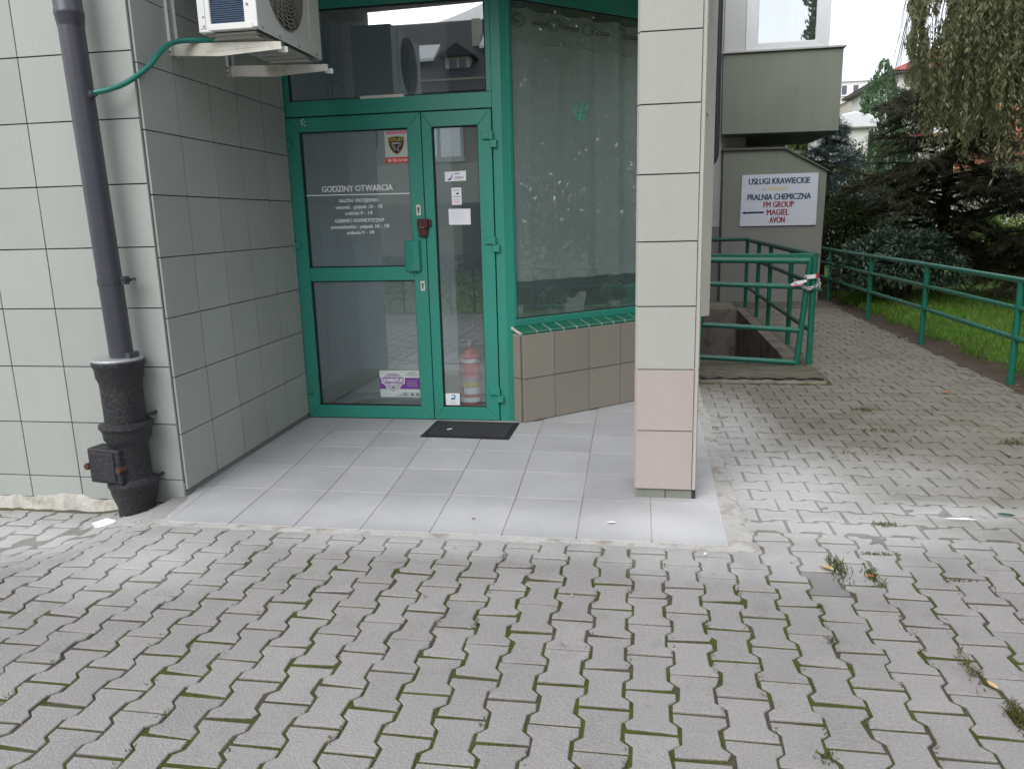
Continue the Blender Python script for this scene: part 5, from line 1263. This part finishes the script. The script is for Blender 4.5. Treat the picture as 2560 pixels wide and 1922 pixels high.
# fallen leaves and scraps
def leaf_obj(name, x, y, z, L_, W_, rz, m, curl=.25):
    b = MB(); pr = [(-.5, 0), (-.25, .30), (.05, .42), (.32, .26), (.5, 0), (.32, -.26), (.05, -.42), (-.25, -.30)]
    ctr = [b.pt((t * L_, 0, .004 + curl * L_ * .12 * (1 - abs(t) * 1.2))) for t in (-.25, .05, .32)]
    i_ = []
    for u, v in pr: i_.append(b.pt((u * L_, v * W_, .006 + curl * abs(v) * L_ * .6 + abs(u) * curl * L_ * .3)))
    for q in ((0, 1, 8), (1, 2, 9, 8), (2, 3, 10, 9), (3, 4, 10), (4, 5, 10), (5, 6, 9, 10), (6, 7, 8, 9), (7, 0, 8)):
        b.face([([*i_, *ctr][k]) for k in q])
    me = b.mesh(name, smooth=True); me.materials.append(MT[m]); 
    o = bpy.data.objects.new(name, me); COL.objects.link(o); o.location = (x, y, z); o.rotation_euler = (random.uniform(-.15, .15), random.uniform(-.15, .15), rz); return o
tag(leaf_obj('fallen_leaf', .803, 3.215, .004, .085, .042, -1.1, 'leaf_y'), 'large yellow fallen leaf beside the green tuft in paving', 'leaf', 'fallen leaves on the paving')
tag(leaf_obj('fallen_leaf', .957, 3.16, .004, .040, .020, -.1, 'leaf_r'), 'small red fallen leaf in the sparse tuft', 'leaf', 'fallen leaves on the paving')
tag(leaf_obj('fallen_leaf', 1.125, 2.405, .004, .048, .022, -1.2, 'leaf_y'), 'pale fallen leaf near the lower right grass tufts', 'leaf', 'fallen leaves on the paving')
tag(leaf_obj('fallen_leaf', 2.52, 6.70, .004, .10, .035, -.2, 'leaf_r'), 'long orange-brown fallen leaf near the right fence post', 'leaf', 'fallen leaves on the paving')
tag(leaf_obj('fallen_leaf', 1.56, 3.83, .004, .15, .018, -.15, 'white'), 'long white plant stalk lying across the pavers', 'litter')
tag(leaf_obj('fallen_leaf', 1.80, 3.92, .004, .10, .03, .1, 'rail_d'), 'dark green leaf blade lying on the pavers at right', 'leaf', 'fallen leaves on the paving')
for k, (x, y, w, lab) in enumerate(((-.13, 3.62, .05, 'white chalky crumb on the front slabs left of the pillar'), (-.83, 3.60, .022, 'dark leaf scrap on the second row of slabs'), (.30, 3.30, .03, 'pale crumb on the mortar by the slab corner'))):
    o = leaf_obj('paper_scrap', x, y, .006, w, w * .5, .6 * k, 'white' if k != 1 else 'bark'); tag(o, lab, 'litter')
protos = [leaf_obj('fallen_leaf', 0, 0, -.5, .05, .024, 0, 'leaf_b', c_) for c_ in (.1, .3, .5)]
for p in protos: COL.objects.unlink(p)
for k in range(120):
    if k < 66: y = 4.6 + random.random() ** 1.1 * 8.5; x = random.uniform(1.0 if y < 7 else 1.8, 3.05)
    elif k < 104: y = random.uniform(6.6, 13); x = 3.06 + random.gauss(0, .09)
    else: x = random.uniform(-1.5, 1.6); y = random.uniform(1.9, 3.3)
    o = random.choice(protos).copy(); COL.objects.link(o); o.location = (x, y, .004 + (.01 if x > 3.1 else 0)); o.rotation_euler = (random.uniform(-.3, .3), random.uniform(-.3, .3), random.random() * 6.3)
    s_ = random.uniform(.5, 1.25) * (.45 if k >= 104 else 1); o.scale = (s_, s_ * random.uniform(.6, 1.1), s_)
    if random.random() < .3: o.data = o.data
    tag(o, 'small dry brown leaf lying on the paving', 'leaf', 'small dry leaves scattered on the paving')

# ================================================================== TREES AND SHRUBS
def unit(v): return v / (np.linalg.norm(v, axis=1, keepdims=True) + 1e-9)
def ellipsoid_bush(name, label, c, r, n, L_, W_, m, cat='bush', group=None, shell=.55, droop=-.2, stems=7, lumps=9):
    t = thing(name, label, cat, (c[0], c[1], 0), group)
    lc = unit(rng.normal(size=(lumps, 3))); lc[:, 2] = np.abs(lc[:, 2]) * .9 - .15
    which = rng.integers(0, lumps, n)
    v = unit(rng.normal(size=(n, 3)))
    rad = (shell + (1 - shell) * rng.random(n))[:, None]
    P_ = (lc[which] * .62 + v * rad * .46) * np.array(r) + np.array(c)
    k_ = P_[:, 2] > .02
    D_ = v + np.array([0, 0, droop]) + rng.normal(size=(n, 3)) * .5
    leaves('foliage', P_[k_], D_[k_], L_ * (.7 + .6 * rng.random(k_.sum())), W_, MT[m], t, up=np.array([0, 0, 1.]))
    b = MB()
    for k in range(stems):
        a = 6.28 * k / stems; q = Vector(c) + Vector((r[0] * .5 * math.cos(a), r[1] * .5 * math.sin(a), r[2] * .4))
        b.tube([(c[0] + .12 * math.cos(a), c[1] + .12 * math.sin(a), -.05), ((c[0] + q.x) / 2, (c[1] + q.y) / 2, q.z * .6), q], [.03, .02, .008], 6, False)
    b.build('stem', 'bark', t)
    return t
ellipsoid_bush('laurel_bush', 'rounded dark laurel bush right behind the handrail fence', (4.05, 13.1, .62), (.98, .85, .72), 9000, .105, .034, 'bushl')
ellipsoid_bush('shrub', 'olive undergrowth between the sign wall and laurel bush', (3.75, 15.4, .8), (.75, .9, 1.25), 5200, .08, .028, 'shrub', 'bush')

# yew: layered, feathery horizontal branches
def conifer(name, label, base, top_z, layers, reach, n_spray, m, seedp, cat='tree', needle=(.075, .011), zmin=.35, droop=.25, bias=(0, 0), trunk_r=.11, side=None):
    t = thing(name, label, cat, (base[0], base[1], 0))
    b = MB(); b.tube([(base[0], base[1], -.1), (base[0] + .05, base[1], top_z * .5), (base[0], base[1], top_z)], [trunk_r, trunk_r * .75, .02], 9); b.build('trunk', 'bark', t, smooth=True)
    bb = MB(); C_, D_ = [], []
    r_ = np.random.default_rng(seedp)
    for k in range(layers):
        z0 = zmin + (top_z - zmin) * (k + .5 * r_.random()) / layers
        a = r_.random() * 6.283
        d = np.array([math.cos(a), math.sin(a) * .8]) + np.array(bias) * .8
        ln = reach(z0 / top_z) * (.7 + .45 * r_.random()) * (1 + .45 * np.dot(d / np.linalg.norm(d), bias))
        d = d / np.linalg.norm(d)
        pts = []; up_ = .16 + r_.normal() * .22; dr_ = droop * (.4 + 1.3 * r_.random())
        for s_ in np.linspace(0, 1, 7):
            pts.append(np.array([base[0] + d[0] * ln * s_, base[1] + d[1] * ln * s_, z0 + ln * (up_ * s_ - dr_ * s_ ** 2)]))
        bb.tube([tuple(p) for p in pts], [.028 * (1 - .85 * s_) + .004 for s_ in np.linspace(0, 1, 7)], 5, False)
        perp = np.array([-d[1], d[0], 0])
        for j in range(n_spray):
            s_ = .12 + .88 * r_.random() ** .8; p = pts[min(int(s_ * 6), 5)] + (pts[min(int(s_ * 6) + 1, 6)] - pts[min(int(s_ * 6), 5)]) * (s_ * 6 % 1)
            sd_ = perp * r_.choice([-1, 1]) * (.5 + .5 * r_.random()) + np.array([d[0], d[1], 0]) * (.5 + .6 * r_.random()) + np.array([0, 0, r_.normal() * .38 - .12])
            sd_ /= np.linalg.norm(sd_); sl = .28 * (1.1 - .55 * s_) + .08
            m_ = 24
            ss = r_.random(m_)[:, None]
            q = p + sd_ * ss * sl + np.array([0, 0, -.12]) * (ss ** 2) * sl + r_.normal(size=(m_, 3)) * .016
            C_.append(q); D_.append(sd_ + np.array([0, 0, -.25]) + r_.normal(size=(m_, 3)) * .45)
    bb.build('branches', 'bark', t)
    C_ = np.concatenate(C_); D_ = np.concatenate(D_); n = len(C_)
    leaves('crown', C_, D_, needle[0] * (.7 + .6 * rng.random(n)), needle[1], MT[m], t, up=np.array([0, 0, 1.]))
    return t
conifer('yew_tree', 'dark spreading yew tree standing on the lawn behind the fence', (5.25, 14.9), 3.75, 190, lambda q: 1.6 if q < .4 else 1.6 - (q - .4) * 1.5, 28, 'yew', 3, bias=(-.34, -.1), zmin=.45, needle=(.085, .013))
conifer('yew_tree', 'second dark yew at the right edge of the picture', (6.9, 14.0), 2.5, 90, lambda q: 1.5, 34, 'yew', 5, bias=(-.15, 0), zmin=.25, needle=(.085, .013))
conifer('blue_spruce', 'bluish young spruce peeking out beside the bay', (3.78, 17.4), 3.35, 90, lambda q: 1.75 * (1.12 - q), 44, 'spruce', 8, zmin=.4, needle=(.05, .010), droop=.05)

def cone_tree(name, label, x, y, h, r_, n, m, group=None, L_=.16, W_=.06):
    t = thing(name, label, 'tree', (x, y, 0), group)
    b = MB(); b.tube([(x, y, -1), (x, y, h * .9)], [.14, .02], 7); b.build('trunk', 'bark', t)
    z = h * (1 - rng.random(n) ** .55); a = rng.random(n) * 6.283
    lump = 1 + .18 * np.sin(a * 5 + z * 2.1) + .12 * np.sin(a * 3 - z * 3.7)
    rr = r_ * (1 - z / h) ** .72 * lump * (.72 + .3 * rng.random(n)) + .02
    P_ = np.stack([x + rr * np.cos(a), y + rr * np.sin(a), z], 1)
    D_ = np.stack([np.cos(a) * .5, np.sin(a) * .5, np.ones(n)], 1) + rng.normal(size=(n, 3)) * .3
    leaves('crown', P_, D_, L_ * (.6 + .7 * rng.random(n)), W_, MT[m], t)
    return t
cone_tree('thuja_tree', 'pointed green thuja in front of the red-roofed house', 8.0, 29, 6.5, 1.75, 16000, 'thuja')

def leafy_tree(name, label, x, y, h, crown_c, crown_r, n, m, L_, W_, group=None, trunk='bark', clumps=60, cl_r=.55):
    t = thing(name, label, 'tree', (x, y, 0), group)
    b = MB(); cc = np.array(crown_c)
    b.tube([(x, y, -.2), (x + .05, y, h * .3), (cc[0], cc[1], cc[2])], [.16, .13, .05], 8)
    cl = unit(rng.normal(size=(clumps, 3))) * (rng.random(clumps)[:, None] ** .4) * np.array(crown_r) + cc
    for q in cl[::4]: b.tube([(x + .03, y, h * .33), tuple((np.array([x, y, h * .33]) + q) / 2 + np.array([0, 0, .25])), tuple(q)], [.06, .035, .01], 5, False)
    b.build('trunk', trunk, t, smooth=True)
    w = rng.integers(0, clumps, n); v = rng.normal(size=(n, 3))
    P_ = cl[w] + v * cl_r * .5
    leaves('crown', P_, v + rng.normal(size=(n, 3)) + np.array([0, 0, -.6]), L_ * (.7 + .6 * rng.random(n)), W_, MT[m], t)
    return t
# weeping tree whose strands hang into the upper right of the view
wt = thing('weeping_tree', 'weeping larch-like tree with olive strands hanging at the upper right', 'tree', (6.9, 11.6, 0))
b = MB(); b.tube(smooth_path([(6.9, 11.6, -.2), (6.8, 11.6, 2), (6.65, 11.5, 4), (6.3, 11.3, 6.2)]), [.2 - .12 * k / 18 for k in range(19)], 10); b.build('trunk', 'bark_w', wt, smooth=True)
bl = MB(); limbs = []
for k, (ex, ey, ez) in enumerate(((3.35, 10.6, 4.5), (3.9, 9.9, 4.9), (4.6, 9.3, 5.2), (3.7, 11.6, 5.3), (5.2, 10.0, 4.6), (4.4, 12.1, 4.7), (5.6, 11.0, 5.3), (5.0, 12.6, 5.6), (5.9, 9.4, 5.0), (3.45, 10.95, 4.9), (4.1, 10.7, 5.6))):
    z0 = 3.4 + .25 * k % 2.2; p0 = Vector((6.7, 11.5, z0 + .6)); p3 = Vector((ex, ey, ez))
    P_ = smooth_path([p0, p0.lerp(p3, .35) + Vector((0, 0, .75)), p0.lerp(p3, .7) + Vector((0, 0, .55)), p3, p3 + Vector((-.05, -.05, -.45))], 5)
    limbs.append(P_); bl.tube(P_, [.055 * (1 - j / len(P_)) + .008 for j in range(len(P_))], 6, False)
bl.build('limb', 'bark_w', wt, smooth=True)
C_, D_ = [], []; st_ = MB()
for s_ in range(1750):
    P_ = limbs[rng.integers(0, len(limbs))]; p = P_[rng.integers(4, len(P_))] + Vector((rng.normal() * .18, rng.normal() * .18, rng.normal() * .05))
    dx = p.x / p.y
    if dx < .300 or (abs(dx - .327) < .012 and rng.random() < .8): continue
    zend = 1.5 + p.y * (.085 + .035 * math.sin(p.x * 5.3 + p.y * 3.1) + .04 * rng.random())
    if dx < .335: zend = 1.5 + p.y * (.115 + .05 * rng.random())
    if dx > .41: zend = 1.5 + p.y * (.02 + .09 * rng.random())
    ln = min(p.z - zend, 1.0 + 3.0 * rng.random()); 
    if ln < .15: continue
    sw_ = rng.normal(size=2) * .09 * ln
    m_ = int(ln / .030) + 3; tt = np.sort(rng.random(m_))[:, None]
    q = np.array(p) + np.concatenate([tt * sw_[0] + .03 * np.sin(tt * 9), tt * sw_[1] + .03 * np.cos(tt * 7), -tt * ln], 1) + rng.normal(size=(m_, 3)) * .018
    st_.tube([tuple(p), tuple(np.array(p) + np.array([sw_[0] * .5, sw_[1] * .5, -ln * .5])), tuple(np.array(p) + np.array([sw_[0], sw_[1], -ln]))], [.004, .003, .0015], 3, False)
    C_.append(q); dd = rng.normal(size=(m_, 3)) * .55; dd[:, 2] = -1; D_.append(dd)
st_.build('twig', 'bark_w', wt)
C_ = np.concatenate(C_); D_ = np.concatenate(D_)
ratio = C_[:, 0] / C_[:, 1]; el = (C_[:, 2] - 1.5) / C_[:, 1]
gap = (((ratio - .328 - .006 * np.sin(el * 90)) / .013) ** 2 + ((el - .208 - .01 * np.sin(ratio * 400)) / .02) ** 2 < rng.random(len(ratio)) * 1.6) | (ratio < .2995 + .004 * np.sin(el * 160)) 
C_, D_ = C_[~gap], D_[~gap]; n = len(C_)
leaves('crown', C_, D_, .085 * (.6 + .8 * rng.random(n)), .023, MT['willow'], wt)
# trees right of the frame, mirrored in the slanted window
for k, (x, y, h, lab) in enumerate(((8.4, 6.2, 8.5, 'leafy tree on the lawn right of the view, seen in the slanted window'), (11.5, 2.6, 10.5, 'tallest leafy tree far to the right, mirrored in the slanted window'), (12.4, 9.6, 8.2, 'leafy tree behind the weeping tree'), (7.4, 1.6, 7.4, 'smaller leafy tree by the path right of the view'), (8.8, -2.6, 9.0, 'leafy tree beside the yard behind the photographer'))):
    leafy_tree('leafy_tree', lab, x, y, h, (x, y, h * .50), (2.5, 2.5, h * .47), 25000, 'shrub', .15, .085, 'leafy trees on the lawn', clumps=130, cl_r=.8)
cone_tree('poplar_tree', 'tall narrow poplar across the yard, mirrored in the bay window', 8.3, -10, 19, 1.9, 9000, 'hedge_dk', L_=.3, W_=.14)
th2 = thing('tall_hedge', 'tall loose hedge on the far side of the lawn, mirrored in the window', 'hedge', (13.5, 3, 0))
n = 16000; P_ = np.stack([13.5 + rng.normal(size=n) * .6, -8 + rng.random(n) * 22, 3.0 * rng.random(n) ** .7 * (1 + .12 * np.sin(np.arange(n)))], 1)
leaves('foliage', P_, rng.normal(size=(n, 3)), .16, .08, MT['shrub'], th2)
b = MB()
for k in range(24): b.tube([(13.5, -8 + k * .95, -.1), (13.5, -8 + k * .95, 2.2)], .04, 5, False)
b.build('stem', 'bark', th2)
# shrubs that close the view between the trunks
for k, (x, y, z, rx, rz_, m_, lab) in enumerate(((7.6, 18.6, .7, 1.5, 1.0, 'shrub_y', 'bright green shrub behind the yews'), (9.6, 16.5, .9, 1.4, 1.3, 'shrub', 'shrub at the right edge behind the second yew'), (3.6, 22.0, .9, 1.3, 1.7, 'shrub_y', 'fresh green shrub behind the sign wall'), (5.15, 21.0, 1.7, 1.0, 2.0, 'shrub', 'tall dark shrub between blue spruce and yew'), (10.8, 21, 1.2, 2.0, 1.8, 'shrub', 'broad shrub before the terracotta house'))):
    ellipsoid_bush('shrub', lab, (x, y, z), (rx, rx * .8, rz_), 3600, .12, .05, m_, 'bush', 'shrubs behind the fence')

# ================================================================== HOUSES BEYOND
def box_part(nm, m, par, lo, hi, bev=0):
    b = MB(); b.box(lo, hi); return b.build(nm, m, par, bevel=bev)
def window_part(par, fr, u0, z0, u1, z1, m='pane_dk', fw=.08):
    b = MB(fr); b.box((u0, 0, z0), (u0 + fw, .05, z1)); b.box((u1 - fw, 0, z0), (u1, .05, z1)); b.box((u0 + fw, 0, z0), (u1 - fw, .05, z0 + fw)); b.box((u0 + fw, 0, z1 - fw), (u1 - fw, .05, z1)); b.box(((u0 + u1) / 2 - fw / 2, 0, z0 + fw), ((u0 + u1) / 2 + fw / 2, .05, z1 - fw))
    w = b.build('window', 'pvc', par)
    b = MB(fr); b.box((u0 + fw, .005, z0 + fw), ((u0 + u1) / 2 - fw / 2, .02, z1 - fw)); b.box(((u0 + u1) / 2 + fw / 2, .005, z0 + fw), (u1 - fw, .02, z1 - fw)); b.build('pane', m, w)
    b = MB(fr); b.box((u0 - .06, 0, z0 - .07), (u1 + .06, .09, z0 - .002)); b.build('sill', 'pvc', w)
rh = thing('red_roof_house', 'white house with red roof behind the thuja and hanging branches', 'house', (16, 48, 0))
Y_ = 45
box_part('wall', 'h_white', rh, (13.1, Y_, -1.2), (22, Y_ + 9, 8.6))
b = MB(); b.prism([(12.55, 8.52), (22.6, 8.52), (17.5, 10.6)], Y_ - .7, Y_ + 9.7, 1)
b.build('roof', 'roof_red', rh); box_part('eave', 'trim', rh, (12.62, Y_ - .6, 8.40), (22.4, Y_ + 9.5, 8.52))
frH1 = Fr((0, Y_ - .01, 0), (1, 0, 0))
for u in (13.2, 16.2, 19.2):
    for z in (6.2, 3.2, .4): window_part(rh, frH1, u, z, u + 1.3, z + 1.5)
th_ = thing('terracotta_house', 'cream house with terracotta roof at the right behind branches', 'house', (19, 38, 0))
box_part('wall', 'h_wall_l', th_, (15.4, 36, -1.2), (24, 44, 3.4))
b = MB(); b.prism([(14.7, 3.35), (24.7, 3.35), (19.7, 6.0)], 35.3, 44.7, 1); b.build('roof', 'roof_or', th_)
b = MB(); b.prism([(35.3, 3.40), (44.7, 3.40), (40, 6.1)], 15.0, 24.4, 0); b.build('cross_roof', 'roof_or', th_)
frH2 = Fr((0, 35.99, 0), (1, 0, 0))
for u in (15.9, 18.2, 20.5): window_part(th_, frH2, u, .9, u + 1.3, 2.4)
sh1 = thing('pale_roof_shed', 'low building with rounded pale roof left of the thuja', 'shed', (6.3, 27, 0))
box_part('wall', 'h_white', sh1, (5.5, 25.6, -1.2), (6.75, 28, 4.0)); b = MB(); b.prism([(5.3, 3.95), (6.95, 3.95), (6.8, 4.28), (6.3, 4.42), (5.6, 4.3)], 25.4, 28.2, 1); b.build('roof', 'roof_w', sh1, bevel=.03)
sh2 = thing('pink_roof_shed', 'low house with pale pinkish roof between thuja and yew', 'house', (8, 31, 0))
box_part('wall', 'h_white', sh2, (7.55, 30.5, -1.2), (11.0, 34, 4.1)); b = MB(); b.prism([(30.1, 4.05), (34.4, 4.05), (32.3, 5.1)], 7.3, 11.2, 0); b.build('roof', 'roof_w', sh2)
b = MB(); b.box((7.28, 30.05, 4.02), (11.22, 30.12, 4.12)); b.build('gutter', 'roof_red', sh2)
# apartment blocks on the far slope
def apartment(nm_lab, x0, x1, y, zb, zt, m, floors, cols_, par_roof):
    t = thing('apartment_block', nm_lab, 'building', ((x0 + x1) / 2, y, zb))
    box_part('wall', m, t, (x0, y, zb), (x1, y + 12, zt)); box_part('roof', par_roof, t, (x0 - .4, y - .4, zt), (x1 + .4, y + 12.4, zt + .5))
    f_ = Fr((0, y - .02, 0), (1, 0, 0)); fh = (zt - zb) / floors; cw = (x1 - x0) / cols_
    for j in range(floors):
        for k in range(cols_): 
            u = x0 + cw * (k + .28); z = zb + fh * (j + .3)
            b = MB(f_); b.box((u, -.02, z), (u + cw * .42, .06, z + fh * .5)); w = b.build('window', 'pane_dk', t)
            b = MB(f_); b.box((u - .15, .06, z - .25), (u + cw * .42 + .15, .3, z - .02)); b.build('sill', 'pvc', w)
    return t
apartment('far white apartment block on the slope left of the thuja', 24, 42.5, 160, 12, 25.2, 'h_white', 4, 9, 'roof_w')
apartment('lower cream apartment block before the white one', 34.2, 46, 140, 10, 19.6, 'h_wall_l', 3, 6, 'roof_w')
bumpy('far_slope', 'ground', -50, 260, 60, 330, 12, 16, lambda x, y: -1.3 + 13.5 * sstep((y - 62) / 75) + .6 * math.sin(x * .1) * math.sin(y * .08))
for k in range(9):
    x = 24 + k * 3.6 + random.uniform(-1, 1); y = 118 + random.uniform(-8, 8); zb = 8
    t = leafy_tree('far_tree', 'tree at the foot of the far apartment blocks', x, y, 8, (x, y, 12.2), (2.4, 2.4, 2.8), 700, 'shrub', .75, .45, 'trees on the far slope', clumps=18, cl_r=1.6)

# ================================================================== ACROSS THE YARD (seen mirrored in the door glass)
oh = thing('opposite_house', 'beige house with dark tiled roof across the yard, mirrored in the door', 'house', (-8, -17, 0))
YO = -14.8
frO = Fr((0, YO, 0), (-1, 0, 0))        # faces the porch (+y)
box_part('wall', 'h_wall', oh, (-24, YO - 10, -.2), (6, YO, 6.1))
box_part('lower_wall', 'h_wall_l', oh, (-24, YO, 2.1), (6, YO + .05, 3.42))
box_part('plinth', 'h_dark', oh, (-6.0, YO + .0, -.2), (6, YO + .06, 2.1)); box_part('plinth', 'h_wall', oh, (-24, YO + .0, -.2), (-6.0, YO + .04, 2.1))
b = MB(); b.prism([(YO + .7, 5.3), (YO + .75, 5.55), (YO - 5, 9.0), (YO - 10.8, 5.5), (YO - 10.8, 5.3)], -24.6, 6.6, 0); b.build('roof', 'roof_dk', oh)
b = MB()
for k in range(24):
    y = YO + .72 - k * .24; z = 5.56 + k * .1445
    b.prism([(y, z), (y + .03, z + .02), (y - .22, z + .165), (y - .22, z + .14)], -24.6, 6.6, 0)
b.build('tile_course', 'roof_dk', oh)
for x in (-9.9, -6.7, -3.5, -.3, 2.9):
    f_ = Fr((x, YO + .01, 0), (-1, 0, 0)); window_part(oh, f_, -.85, 3.52, .85, 5.0, 'glass_win', .10)
for x, yy in ((-7.5, 1.6), (-5.15, 2.4), (-4.9, 3.9), (-2.2, 2.2)):
    z = 5.55 + (yy + .80) * .605
    b = MB(); b.prism([(YO - yy + .5, z - .12), (YO - yy + .47, z - .02), (YO - yy - .55, z + .62), (YO - yy - .5, z + .45)], x - .45, x + .45, 0); b.build('skylight', 'roof_w', oh)
dk = bpy.data.objects.new('dormer', None); COL.objects.link(dk); adopt(dk, oh)
box_part('dormer_wall', 'h_wall_l', dk, (-6.6, YO - 2.2, 6.2), (-5.75, YO - .9, 6.95)); b = MB(); b.prism([(-6.8, 6.93), (-5.55, 6.93), (-6.17, 7.35)], YO - 3, YO - .7, 1); b.build('dormer_roof', 'roof_dk', dk)
for x in (-6.45, -6.12): box_part('dormer_pane', 'pane_dk', dk, (x, YO - .91, 6.5), (x + .25, YO - .89, 6.85))
box_part('chimney', 'h_wall_l', oh, (-6.0, YO - 3.0, 7.2), (-5.7, YO - 2.6, 8.5))
hg = thing('hedge', 'clipped hedge on the lawn across the yard, mirrored in the door', 'hedge', (-5, -1.6, 0))
n = 9000; P_ = np.stack([-11 + rng.random(n) * 8.4, -1.7 + rng.normal(size=n) * .22, .95 * rng.random(n) ** .7], 1)
leaves('foliage', P_, rng.normal(size=(n, 3)), .07, .035, MT['hedge_dk'], hg)
b = MB()
for k in range(20): b.tube([(-10.8 + k * .42, -1.7, -.1), (-10.8 + k * .42, -1.7, .7)], .02, 5, False)
b.build('stem', 'bark', hg)
n = 5000; P_ = np.stack([-9 + rng.random(n) * 7.0, -1.3 + rng.random(n) * 1.7, np.full(n, -.02)], 1)
tag(leaves('rear_grass', P_, np.stack([rng.normal(size=n) * .4, rng.normal(size=n) * .4, np.ones(n)], 1), .09, .014, MT['weed'], None), kind='stuff')
